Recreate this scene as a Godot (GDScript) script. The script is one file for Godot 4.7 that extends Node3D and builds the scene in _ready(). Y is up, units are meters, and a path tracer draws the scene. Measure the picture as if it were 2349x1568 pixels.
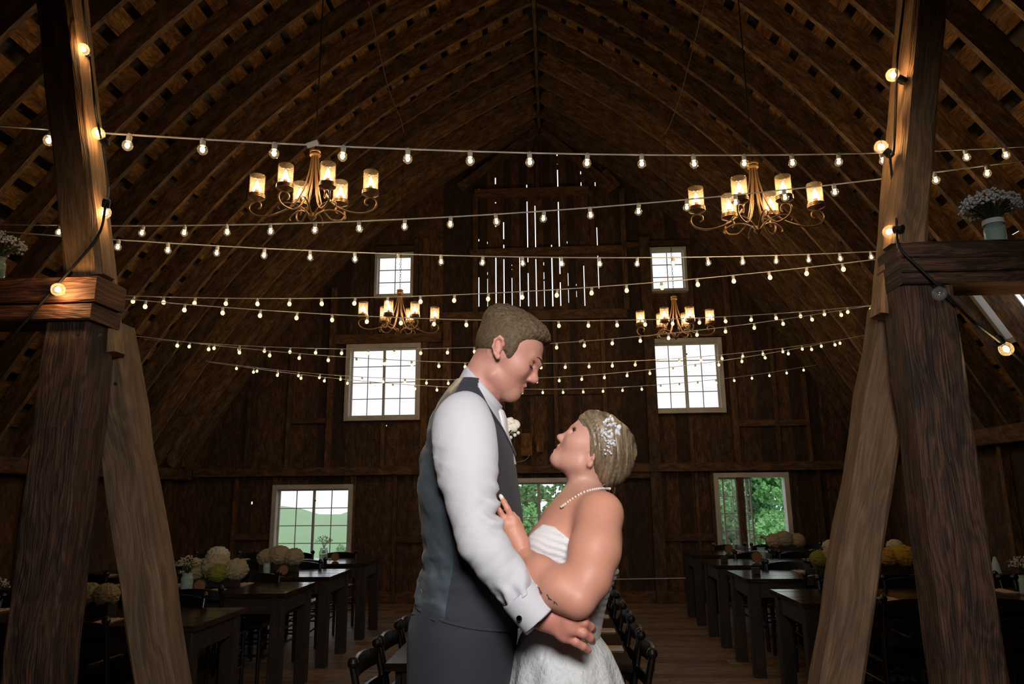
extends Node3D

# ---------------------------------------------------------------- camera numbers
const FOCAL := 1650.0
const EYE := Vector3(0, 1.45, 0)
var cam_r: Vector3
var cam_u: Vector3
var cam_f: Vector3
const ZW := -10.4          # inner face of the end wall
const ZB := 3.4            # back wall behind the camera
var M := {}
var used := {}
var rng := RandomNumberGenerator.new()
var prof_l := PackedVector2Array()
var prof_r := PackedVector2Array()

func _ready() -> void:
	rng.seed = 4711
	setup_camera()
	setup_environment()
	setup_lights()
	make_materials()
	build_floor()
	build_roof()
	build_walls()
	build_end_wall()
	build_windows()
	build_outside()
	build_frames()
	build_people()
	build_tables()
	build_chandeliers()
	build_strings()
	build_frame_lights()
	build_small_things()

func setup_camera() -> void:
	var p := deg_to_rad(12.0)
	var y := deg_to_rad(3.2)
	var r := deg_to_rad(-0.6)
	cam_f = Vector3(-sin(y) * cos(p), sin(p), -cos(y) * cos(p))
	var rt := Vector3(cos(y), 0, -sin(y))
	var up := rt.cross(cam_f)
	cam_r = rt * cos(r) + up * sin(r)
	cam_u = -rt * sin(r) + up * cos(r)
	var c := Camera3D.new()
	c.name = "camera"
	add_child(c)
	c.transform = Transform3D(Basis(cam_r, cam_u, -cam_f), EYE)
	c.fov = rad_to_deg(2.0 * atan(784.0 / FOCAL))
	c.near = 0.05
	c.far = 400.0
	c.current = true

func setup_environment() -> void:
	var e := Environment.new()
	e.background_mode = Environment.BG_SKY
	var sm := ProceduralSkyMaterial.new()
	sm.sky_top_color = Color(0.95, 0.965, 1.0)
	sm.sky_horizon_color = Color(0.97, 0.98, 1.0)
	sm.sky_curve = 0.3
	sm.ground_bottom_color = Color(0.42, 0.48, 0.42)
	sm.ground_horizon_color = Color(0.97, 0.98, 1.0)
	sm.ground_curve = 0.12
	sm.sky_energy_multiplier = 1.0
	sm.sun_angle_max = 1.0
	var sky := Sky.new()
	sky.sky_material = sm
	e.sky = sky
	e.background_energy_multiplier = 1.5
	e.tonemap_mode = Environment.TONE_MAPPER_LINEAR
	e.tonemap_exposure = 1.0
	e.sdfgi_enabled = true
	e.ssao_enabled = true
	e.ssil_enabled = true
	var w := WorldEnvironment.new()
	w.name = "world_environment"
	w.environment = e
	add_child(w)

func setup_lights() -> void:
	# the photographer's diffused flash: above the lens, a little to the right, aimed at the couple
	var s := SpotLight3D.new()
	s.name = "photographer_flash"
	add_child(s)
	s.look_at_from_position(Vector3(0.16, 2.25, 0.30), Vector3(0.0, 1.66, -1.75), Vector3.UP)
	s.light_color = Color(1.0, 0.985, 0.97)
	s.light_energy = 5.1
	s.light_size = 0.30
	s.spot_range = 16.0
	s.spot_attenuation = 2.0
	s.spot_angle = 41.0
	s.spot_angle_attenuation = 1.0
	s.shadow_enabled = true

# ---------------------------------------------------------------- pixel to world
func ray(u: float, v: float) -> Vector3:
	return cam_f * FOCAL + cam_r * (u - 1174.5) - cam_u * (v - 784.0)
func at_z(u: float, v: float, z: float) -> Vector3:
	var d := ray(u, v)
	return EYE + d * ((z - EYE.z) / d.z)
func at_y(u: float, v: float, y: float) -> Vector3:
	var d := ray(u, v)
	return EYE + d * ((y - EYE.y) / d.y)
func at_d(u: float, v: float, depth: float) -> Vector3:
	return EYE + ray(u, v) * (depth / FOCAL)

# ---------------------------------------------------------------- node helpers
func numbered(called: String) -> String:
	if not used.has(called):
		used[called] = 0
		return called
	used[called] += 1
	return "%s_%03d" % [called, used[called]]

func obj(called: String, mesh: Mesh, mat: Material, parent: Node = null) -> MeshInstance3D:
	var o := MeshInstance3D.new()
	o.mesh = mesh
	if mat:
		o.material_override = mat
	o.cast_shadow = GeometryInstance3D.SHADOW_CASTING_SETTING_ON
	if parent == null:
		o.name = numbered(called)
		add_child(o)
	else:
		o.name = called
		parent.add_child(o, true)
	return o

func thing(called: String, label: String, category: String, at := Vector3.ZERO, turn := 0.0, group := "") -> Node3D:
	var o := Node3D.new()
	o.name = numbered(called)
	add_child(o)
	o.position = at
	o.rotation.y = turn
	tag(o, label, category, group)
	return o

func tag(o: Node, label: String, category: String, group := "", kind := "") -> void:
	o.set_meta("label", label)
	o.set_meta("category", category)
	if group != "":
		o.set_meta("group", group)
	if kind != "":
		o.set_meta("kind", kind)

func structure(called: String, label: String, category: String) -> Node3D:
	var o := thing(called, label, category)
	o.set_meta("kind", "structure")
	return o

func copy_of(src: Node3D, at: Vector3, turn: float, label := "", group := "") -> Node3D:
	var base: String = src.get_meta("base_name") if src.has_meta("base_name") else String(src.name)
	var c: Node3D = src.duplicate()
	c.name = numbered(base)
	add_child(c)
	c.position = at
	c.rotation.y = turn
	if label != "":
		c.set_meta("label", label)
	if group != "":
		c.set_meta("group", group)
	return c

# ---------------------------------------------------------------- mesh helpers
func st_new() -> SurfaceTool:
	var st := SurfaceTool.new()
	st.begin(Mesh.PRIMITIVE_TRIANGLES)
	return st

func quad(st: SurfaceTool, a: Vector3, b: Vector3, c: Vector3, d: Vector3, n: Vector3, ua := Vector2.ZERO, ub := Vector2.ZERO, uc := Vector2.ZERO, ud := Vector2.ZERO) -> void:
	# a b c d round the face; wound so that n faces out
	var flip := (b - a).cross(c - a).dot(n) > 0.0
	var ps := [a, b, c, a, c, d]
	var us := [ua, ub, uc, ua, uc, ud]
	if flip:
		ps = [a, c, b, a, d, c]
		us = [ua, uc, ub, ua, ud, uc]
	for i in 6:
		st.set_normal(n)
		st.set_uv(us[i])
		st.add_vertex(ps[i])

# a straight timber from a to b, w wide (along side) and h high; grain runs along u
func add_bar(st: SurfaceTool, a: Vector3, b: Vector3, w: float, h: float, hint := Vector3.UP, cham := 0.0, segs := 1, wob := 0.0, uvo := Vector2.ZERO) -> void:
	var dir := (b - a).normalized()
	if absf(dir.dot(hint)) > 0.95:
		hint = Vector3.RIGHT if absf(dir.x) < 0.9 else Vector3.BACK
	var side := dir.cross(hint).normalized()
	var up := side.cross(dir).normalized()
	var hw := w * 0.5
	var hh := h * 0.5
	var ring: Array[Vector2] = []
	if cham > 0.0:
		ring = [Vector2(-hw + cham, -hh), Vector2(hw - cham, -hh), Vector2(hw, -hh + cham), Vector2(hw, hh - cham), Vector2(hw - cham, hh), Vector2(-hw + cham, hh), Vector2(-hw, hh - cham), Vector2(-hw, -hh + cham)]
	else:
		ring = [Vector2(-hw, -hh), Vector2(hw, -hh), Vector2(hw, hh), Vector2(-hw, hh)]
	var n := ring.size()
	var ln := (b - a).length()
	var rows := []
	for s in segs + 1:
		var t := float(s) / segs
		var o := a.lerp(b, t)
		var row := []
		for k in n:
			var q := ring[k]
			if wob > 0.0:
				var j := hash_noise(s * 17.3 + int(k / 2.0) * 5.1 + a.x * 31.0 + a.z * 7.0)
				q += q.normalized() * (j - 0.5) * wob
			row.append(o + side * q.x + up * q.y)
		rows.append(row)
	var per := 0.0
	var pers := [0.0]
	for k in n:
		per += ring[k].distance_to(ring[(k + 1) % n])
		pers.append(per)
	for k in n:
		var k2 := (k + 1) % n
		var nn := (ring[k] + ring[k2]) * 0.5
		var e2 := ring[k2] - ring[k]
		var n2 := Vector2(e2.y, -e2.x).normalized()
		if n2.dot(nn) < 0.0:
			n2 = -n2
		var nrm := side * n2.x + up * n2.y
		for s in segs:
			var u0 := uvo.x + ln * s / segs
			var u1 := uvo.x + ln * (s + 1) / segs
			quad(st, rows[s][k], rows[s][k2], rows[s + 1][k2], rows[s + 1][k], nrm, Vector2(u0, uvo.y + pers[k]), Vector2(u0, uvo.y + pers[k + 1]), Vector2(u1, uvo.y + pers[k + 1]), Vector2(u1, uvo.y + pers[k]))
	for e in [0, segs]:
		var nrm2 := -dir if e == 0 else dir
		for k in range(1, n - 1):
			var pa: Vector3 = rows[e][0]
			var pb: Vector3 = rows[e][k]
			var pc: Vector3 = rows[e][k + 1]
			var f := (pb - pa).cross(pc - pa).dot(nrm2) > 0.0
			var tri := [[pa, 0], [pc, k + 1], [pb, k]] if f else [[pa, 0], [pb, k], [pc, k + 1]]
			for q in tri:
				st.set_normal(nrm2)
				st.set_uv(uvo + ring[q[1]] * 0.3)
				st.add_vertex(q[0])

func bar(a: Vector3, b: Vector3, w: float, h: float, hint := Vector3.UP, cham := 0.0, segs := 1, wob := 0.0) -> ArrayMesh:
	var st := st_new()
	add_bar(st, a, b, w, h, hint, cham, segs, wob, Vector2(rng.randf() * 7.0, rng.randf() * 5.0))
	return st.commit()

# axis aligned block from lo to hi; grain along the longest side
func block(lo: Vector3, hi: Vector3, cham := 0.0) -> ArrayMesh:
	var st := st_new()
	add_block(st, lo, hi, cham)
	return st.commit()
func add_block(st: SurfaceTool, lo: Vector3, hi: Vector3, cham := 0.0) -> void:
	var c := (lo + hi) * 0.5
	var s := hi - lo
	var o := Vector2(rng.randf() * 7.0, rng.randf() * 5.0)
	if s.x >= s.y and s.x >= s.z:
		add_bar(st, Vector3(lo.x, c.y, c.z), Vector3(hi.x, c.y, c.z), s.z, s.y, Vector3.UP, cham, 1, 0.0, o)
	elif s.y >= s.x and s.y >= s.z:
		add_bar(st, Vector3(c.x, lo.y, c.z), Vector3(c.x, hi.y, c.z), s.x, s.z, Vector3.FORWARD, cham, 1, 0.0, o)
	else:
		add_bar(st, Vector3(c.x, c.y, lo.z), Vector3(c.x, c.y, hi.z), s.x, s.y, Vector3.UP, cham, 1, 0.0, o)

# round tube along points with radii
func add_tube(st: SurfaceTool, pts: PackedVector3Array, radii: Array, sides := 8, caps := true) -> void:
	var n := pts.size()
	var rings := []
	var norms := []
	var ref := Vector3.UP
	var t0 := (pts[1] - pts[0]).normalized()
	if absf(t0.dot(ref)) > 0.9:
		ref = Vector3.RIGHT
	var nx := t0.cross(ref).normalized()
	for i in n:
		var t: Vector3
		if i == 0:
			t = pts[1] - pts[0]
		elif i == n - 1:
			t = pts[i] - pts[i - 1]
		else:
			t = pts[i + 1] - pts[i - 1]
		t = t.normalized()
		nx = (nx - t * nx.dot(t)).normalized()
		var ny := t.cross(nx)
		var r: float = radii[mini(i, radii.size() - 1)]
		var ring := []
		var nr := []
		for k in sides:
			var a := TAU * k / sides
			var d := nx * cos(a) + ny * sin(a)
			ring.append(pts[i] + d * r)
			nr.append(d)
		rings.append(ring)
		norms.append(nr)
	for i in n - 1:
		for k in sides:
			var k2 := (k + 1) % sides
			smooth_quad(st, rings[i][k], rings[i][k2], rings[i + 1][k2], rings[i + 1][k], norms[i][k], norms[i][k2], norms[i + 1][k2], norms[i + 1][k])
	if caps:
		for e in [0, n - 1]:
			var dirn := (pts[0] - pts[1]).normalized() if e == 0 else (pts[n - 1] - pts[n - 2]).normalized()
			for k in range(1, sides - 1):
				tri(st, rings[e][0], rings[e][k], rings[e][k + 1], dirn)

func tri(st: SurfaceTool, a: Vector3, b: Vector3, c: Vector3, n: Vector3) -> void:
	var f := (b - a).cross(c - a).dot(n) > 0.0
	for q in ([a, c, b] if f else [a, b, c]):
		st.set_normal(n)
		st.set_uv(Vector2(q.x + q.z, q.y))
		st.add_vertex(q)

func smooth_quad(st: SurfaceTool, a: Vector3, b: Vector3, c: Vector3, d: Vector3, na: Vector3, nb: Vector3, nc: Vector3, nd: Vector3) -> void:
	var f := (b - a).cross(c - a).dot(na + nc) > 0.0
	var ps := [a, c, b, a, d, c] if f else [a, b, c, a, c, d]
	var ns := [na, nc, nb, na, nd, nc] if f else [na, nb, nc, na, nc, nd]
	for i in 6:
		st.set_normal(ns[i])
		st.set_uv(Vector2(ps[i].x + ps[i].z, ps[i].y))
		st.add_vertex(ps[i])

# surface of revolution about y; profile of (radius, height) from bottom to top
func add_lathe(st: SurfaceTool, prof: Array, sides := 16, at := Vector3.ZERO, basis := Basis.IDENTITY) -> void:
	for i in prof.size() - 1:
		var p: Vector2 = prof[i]
		var q: Vector2 = prof[i + 1]
		if p.distance_to(q) < 1e-6:
			continue
		var e := (q - p).normalized()
		var n2 := Vector2(e.y, -e.x)
		for k in sides:
			var a0 := TAU * k / sides
			var a1 := TAU * (k + 1) / sides
			var d0 := Vector3(cos(a0), 0, sin(a0))
			var d1 := Vector3(cos(a1), 0, sin(a1))
			var na := basis * (d0 * n2.x + Vector3(0, n2.y, 0))
			var nb := basis * (d1 * n2.x + Vector3(0, n2.y, 0))
			var v0 := at + basis * (d0 * p.x + Vector3(0, p.y, 0))
			var v1 := at + basis * (d1 * p.x + Vector3(0, p.y, 0))
			var v2 := at + basis * (d1 * q.x + Vector3(0, q.y, 0))
			var v3 := at + basis * (d0 * q.x + Vector3(0, q.y, 0))
			smooth_quad(st, v0, v1, v2, v3, na, nb, nb, na)

func lathe(prof: Array, sides := 16) -> ArrayMesh:
	var st := st_new()
	add_lathe(st, prof, sides)
	return st.commit()

func tube(pts: PackedVector3Array, radii: Array, sides := 8) -> ArrayMesh:
	var st := st_new()
	add_tube(st, pts, radii, sides)
	return st.commit()

func ball(r: float, rings := 8, sides := 12, sy := 1.0) -> ArrayMesh:
	var prof := []
	for i in rings + 1:
		var a := -PI / 2 + PI * i / rings
		prof.append(Vector2(r * cos(a), r * sy * sin(a)))
	# smooth normals
	var st := st_new()
	for i in rings:
		for k in sides:
			var a0 := TAU * k / sides
			var a1 := TAU * (k + 1) / sides
			var b0 := -PI / 2 + PI * i / rings
			var b1 := -PI / 2 + PI * (i + 1) / rings
			var f := func(a: float, b: float) -> Vector3: return Vector3(cos(b) * cos(a), sin(b), cos(b) * sin(a))
			var n0: Vector3 = f.call(a0, b0)
			var n1: Vector3 = f.call(a1, b0)
			var n2: Vector3 = f.call(a1, b1)
			var n3: Vector3 = f.call(a0, b1)
			var s := Vector3(r, r * sy, r)
			smooth_quad(st, n0 * s, n1 * s, n2 * s, n3 * s, n0, n1, n2, n3)
	return st.commit()

func spline(pts: Array, per := 6) -> PackedVector3Array:
	var out := PackedVector3Array()
	var n := pts.size()
	for i in n - 1:
		var p0: Vector3 = pts[maxi(i - 1, 0)]
		var p1: Vector3 = pts[i]
		var p2: Vector3 = pts[i + 1]
		var p3: Vector3 = pts[mini(i + 2, n - 1)]
		for k in per:
			out.append(p1.cubic_interpolate(p2, p0, p3, float(k) / per))
	out.append(pts[n - 1])
	return out

func hash_noise(x: float) -> float:
	var s := sin(x * 12.9898 + 4.1414) * 43758.5453
	return s - floor(s)

# ---------------------------------------------------------------- materials
func img_noise(w: int, h: int, sd: int, freq: float, octaves := 3) -> Image:
	var n := FastNoiseLite.new()
	n.seed = sd
	n.frequency = freq
	n.fractal_octaves = octaves
	n.noise_type = FastNoiseLite.TYPE_SIMPLEX_SMOOTH
	return n.get_seamless_image(w, h)

# grain along x. returns [albedo texture, height texture]
func wood_textures(sd: int, dark: Color, light: Color, contrast: float, size := 512) -> Array:
	var fib := img_noise(32, size, sd, 0.16, 3)
	fib.resize(size, size, Image.INTERPOLATE_CUBIC)
	var fine := img_noise(48, size, sd + 1, 0.45, 2)
	fine.resize(size, size, Image.INTERPOLATE_CUBIC)
	var warp := img_noise(size / 4, size / 4, sd + 2, 0.03, 3)
	warp.resize(size, size, Image.INTERPOLATE_CUBIC)
	var blot := img_noise(size / 4, size / 4, sd + 3, 0.05, 4)
	blot.resize(size, size, Image.INTERPOLATE_CUBIC)
	for im in [fib, fine, warp, blot]:
		im.convert(Image.FORMAT_L8)
	var a := fib.get_data()
	var b := fine.get_data()
	var w := warp.get_data()
	var c := blot.get_data()
	var out := PackedByteArray()
	out.resize(size * size * 3)
	var hgt := PackedByteArray()
	hgt.resize(size * size)
	for y in size:
		for x in size:
			var i := y * size + x
			var yy := (y + int((w[i] - 128) * 0.12)) & (size - 1)
			var j := yy * size + x
			var ring := 0.5 + 0.5 * sin((yy / float(size)) * TAU * 9.0 + (w[i] / 255.0) * 22.0)
			var v := 0.5 + ((a[j] / 255.0 - 0.5) * 0.9 + (b[j] / 255.0 - 0.5) * 0.6 + (ring - 0.5) * 0.35) * contrast + (c[i] / 255.0 - 0.5) * 0.7
			v = clampf(v, 0.0, 1.0)
			out[i * 3] = int(255.0 * lerpf(dark.r, light.r, v))
			out[i * 3 + 1] = int(255.0 * lerpf(dark.g, light.g, v))
			out[i * 3 + 2] = int(255.0 * lerpf(dark.b, light.b, v))
			hgt[i] = int(255.0 * clampf(0.5 + (a[j] / 255.0 - 0.5) * 0.8 + (b[j] / 255.0 - 0.5) * 0.5 + (ring - 0.5) * 0.3, 0, 1))
	var im1 := Image.create_from_data(size, size, false, Image.FORMAT_RGB8, out)
	var im2 := Image.create_from_data(size, size, false, Image.FORMAT_L8, hgt)
	return [ImageTexture.create_from_image(im1), ImageTexture.create_from_image(im2)]

func wood_mat(tex: Array, tint: Color, rough: float, scale := Vector3(0.6, 1.6, 1), relief := 0.0) -> StandardMaterial3D:
	var m := StandardMaterial3D.new()
	m.albedo_texture = tex[0]
	m.albedo_color = tint
	m.roughness = rough
	m.uv1_scale = scale
	if relief > 0.0:
		m.heightmap_enabled = true
		m.heightmap_texture = tex[1]
		m.heightmap_scale = relief
	return m

func plain(c: Color, rough := 0.6, metal := 0.0) -> StandardMaterial3D:
	var m := StandardMaterial3D.new()
	m.albedo_color = c
	m.roughness = rough
	m.metallic = metal
	return m

func cloth(c: Color, rough := 0.85, rim := 0.3, sd := 0, bump := 0.0, scale := 60.0) -> StandardMaterial3D:
	var m := plain(c, rough)
	m.rim_enabled = rim > 0.0
	m.rim = rim
	if bump > 0.0:
		var im := img_noise(256, 256, sd, 0.06, 4)
		m.heightmap_enabled = true
		m.heightmap_texture = ImageTexture.create_from_image(im)
		m.heightmap_scale = bump
		m.uv1_triplanar = true
		m.uv1_scale = Vector3.ONE * scale
	return m

# fine streaks for hair; along = true runs them along u
func streaks(sd: int, along: bool) -> ImageTexture:
	var im := img_noise(40, 512, sd, 0.35, 3) if along else img_noise(512, 40, sd, 0.35, 3)
	im.resize(512, 512, Image.INTERPOLATE_CUBIC)
	im.convert(Image.FORMAT_L8)
	var d := im.get_data()
	for i in d.size():
		d[i] = 150 + int(d[i] * 0.41)
	return ImageTexture.create_from_image(Image.create_from_data(512, 512, false, Image.FORMAT_L8, d))

func glow(c: Color, e: float) -> StandardMaterial3D:
	var m := plain(c, 0.4)
	m.emission_enabled = true
	m.emission = c
	m.emission_energy_multiplier = e
	return m

func glass(c: Color, alpha: float, rough := 0.03) -> StandardMaterial3D:
	var m := plain(c, rough)
	m.albedo_color = Color(c.r, c.g, c.b, alpha)
	m.transparency = BaseMaterial3D.TRANSPARENCY_ALPHA
	return m

func make_materials() -> void:
	var barn := wood_textures(11, Color(0.26, 0.195, 0.135), Color(0.66, 0.535, 0.40), 0.85)
	var hewn := wood_textures(23, Color(0.19, 0.13, 0.10), Color(0.56, 0.42, 0.33), 1.0)
	var raw := wood_textures(37, Color(0.42, 0.35, 0.28), Color(0.68, 0.58, 0.47), 0.8)
	M.rafter = [wood_mat(barn, Color(0.84, 0.80, 0.74), 0.8), wood_mat(barn, Color(0.72, 0.68, 0.62), 0.8), wood_mat(barn, Color(0.95, 0.90, 0.82), 0.8)]
	M.roofboard = [wood_mat(barn, Color(0.95, 0.82, 0.6), 0.8), wood_mat(barn, Color(0.82, 0.7, 0.5), 0.8), wood_mat(barn, Color(1.0, 0.9, 0.66), 0.8)]
	M.wallboard = [wood_mat(barn, Color(0.60, 0.53, 0.47), 0.85), wood_mat(barn, Color(0.46, 0.40, 0.36), 0.85), wood_mat(barn, Color(0.70, 0.61, 0.52), 0.85)]
	M.studs = [wood_mat(barn, Color(0.72, 0.64, 0.56), 0.8), wood_mat(barn, Color(0.62, 0.55, 0.48), 0.8), wood_mat(barn, Color(0.78, 0.68, 0.57), 0.8)]
	M.post = wood_mat(hewn, Color(0.74, 0.68, 0.62), 0.75, Vector3(0.5, 2.2, 1), 0.35)
	M.upper = wood_mat(raw, Color(0.95, 0.86, 0.74), 0.75, Vector3(0.5, 2.0, 1), 0.25)
	M.beam = wood_mat(hewn, Color(1.0, 0.85, 0.7), 0.75, Vector3(0.5, 2.2, 1), 0.3)
	M.strut = wood_mat(raw, Color(0.76, 0.70, 0.64), 0.8, Vector3(0.4, 1.6, 1), 0.12)
	M.floor = [wood_mat(raw, Color(0.90, 0.85, 0.81), 0.5), wood_mat(raw, Color(0.80, 0.75, 0.71), 0.5), wood_mat(raw, Color(0.98, 0.93, 0.88), 0.55)]
	M.sheet = plain(Color(0.31, 0.27, 0.24), 0.9)
	M.trim = wood_mat(wood_textures(41, Color(0.66, 0.63, 0.60), Color(0.82, 0.80, 0.78), 0.6, 256), Color(1, 1, 1), 0.6)
	M.vinyl = plain(Color(0.72, 0.71, 0.70), 0.45)
	M.pane = glass(Color(0.95, 1.0, 0.99), 0.06, 0.02)
	M.black = plain(Color(0.022, 0.021, 0.021), 0.22)
	M.black.clearcoat_enabled = true
	M.black.clearcoat = 0.5
	M.table = wood_mat(barn, Color(0.40, 0.39, 0.40), 0.16)
	M.tableleg = wood_mat(barn, Color(0.34, 0.29, 0.26), 0.7)
	M.bronze = plain(Color(0.50, 0.39, 0.27), 0.36, 0.75)
	M.shade = glass(Color(1.0, 0.88, 0.74), 0.035, 0.04)
	M.shade.emission_enabled = true  # faint glow added to the glass, so the lamps inside shine through unshadowed
	M.shade.emission = Color(1.0, 0.80, 0.58)
	M.shade.emission_energy_multiplier = 0.05
	M.white_cord = plain(Color(0.82, 0.80, 0.77), 0.6)
	M.socket = plain(Color(0.80, 0.79, 0.77), 0.5)
	M.black_cord = plain(Color(0.03, 0.028, 0.026), 0.6)
	M.bulb_glass = glass(Color(1.0, 0.93, 0.8), 0.05, 0.02)
	M.bulb_glass.emission_enabled = true
	M.bulb_glass.emission = Color(1.0, 0.86, 0.6)
	M.bulb_glass.emission_energy_multiplier = 0.10
	M.bulb_lit = glow(Color(1.0, 0.89, 0.68), 1.7)
	M.tan_cord = plain(Color(0.42, 0.33, 0.24), 0.8)
	M.filament = glow(Color(1.0, 0.92, 0.76), 8.0)
	M.big_filament = glow(Color(1.0, 0.87, 0.66), 12.0)
	M.candle = glow(Color(1.0, 0.89, 0.70), 9.0)
	M.candle_glass = glow(Color(1.0, 0.66, 0.32), 1.2)
	M.unlit_glass = glass(Color(0.9, 0.9, 0.88), 0.12, 0.02)

# ---------------------------------------------------------------- floor
func build_floor() -> void:
	var fl := structure("floor", "worn grey-brown plank floor of the barn loft", "floor")
	var sub := obj("subfloor", block(Vector3(-5.6, -0.12, ZW - 0.05), Vector3(4.6, -0.03, ZB)), M.sheet, fl)
	sub.name = "subfloor"
	var z := ZW
	var i := 0
	while z < ZB - 0.01:
		var w := rng.randf_range(0.115, 0.15) if z < -4.5 else 0.3
		var z1 := minf(z + w, ZB)
		var cuts := [-5.4, 4.4]
		if z < -4.5:
			cuts = [-5.4, rng.randf_range(-3.2, -0.4), rng.randf_range(0.2, 2.8), 4.4]
		for k in cuts.size() - 1:
			var lift := rng.randf_range(-0.003, 0.0)
			obj("plank", block(Vector3(cuts[k] + 0.002, -0.03, z + 0.003), Vector3(cuts[k + 1] - 0.002, lift, z1 - 0.003)), M.floor[rng.randi() % 3], fl)
		z = z1
		i += 1

# ---------------------------------------------------------------- roof
const RIDGE := Vector2(-0.117, 7.05)
func roof_y(x: float) -> float:
	var d := x - RIDGE.x
	if d < 0.0:
		d = -d
		return 7.05 - 0.5 * d - 0.0294 * d * d - 0.01275 * d * d * d
	return 7.05 - 0.6 * d - 0.0543 * d * d - 0.0165 * d * d * d

func roof_frame(side: int, d: float) -> Array:   # point, outward normal, tangent (downhill)
	var x := RIDGE.x + side * d
	var p := Vector2(x, roof_y(x))
	var q := Vector2(x + side * 0.01, roof_y(x + side * 0.01))
	var t := (q - p).normalized()
	var n := Vector2(-t.y, t.x)
	if n.y < 0.0:
		n = -n
	return [p, n, t]

func roof_len(side: int) -> float:
	return 5.2 if side < 0 else 4.36

func rafter_mesh(side: int, w: float, depth: float) -> ArrayMesh:
	var st := st_new()
	var n := 26
	var o := Vector2(rng.randf() * 5.0, rng.randf() * 3.0)
	var u := 0.0
	for i in n:
		var f0 := roof_frame(side, roof_len(side) * i / n)
		var f1 := roof_frame(side, roof_len(side) * (i + 1) / n)
		var a: Vector2 = f0[0]
		var b: Vector2 = f1[0]
		var ao: Vector2 = a + f0[1] * depth
		var bo: Vector2 = b + f1[1] * depth
		var u1 := u + a.distance_to(b)
		var hw := w * 0.5
		var p := func(v: Vector2, z: float) -> Vector3: return Vector3(v.x, v.y, z)
		for s in [1, -1]:
			quad(st, p.call(a, s * hw), p.call(b, s * hw), p.call(bo, s * hw), p.call(ao, s * hw), Vector3(0, 0, s), o + Vector2(u, 0), o + Vector2(u1, 0), o + Vector2(u1, depth), o + Vector2(u, depth))
		var nn: Vector2 = -(f0[1] + f1[1]).normalized()
		quad(st, p.call(a, -hw), p.call(b, -hw), p.call(b, hw), p.call(a, hw), Vector3(nn.x, nn.y, 0), o + Vector2(u, 0.5), o + Vector2(u1, 0.5), o + Vector2(u1, 0.5 + w), o + Vector2(u, 0.5 + w))
		u = u1
	return st.commit()

func roof_hit(u: float, v: float) -> Vector3:
	var d := ray(u, v).normalized()
	var t := 0.5
	while t < 14.0:
		var p := EYE + d * t
		if p.y > roof_y(p.x) + 0.0:
			return p
		t += 0.02
	return EYE + d * 10.0

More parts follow.
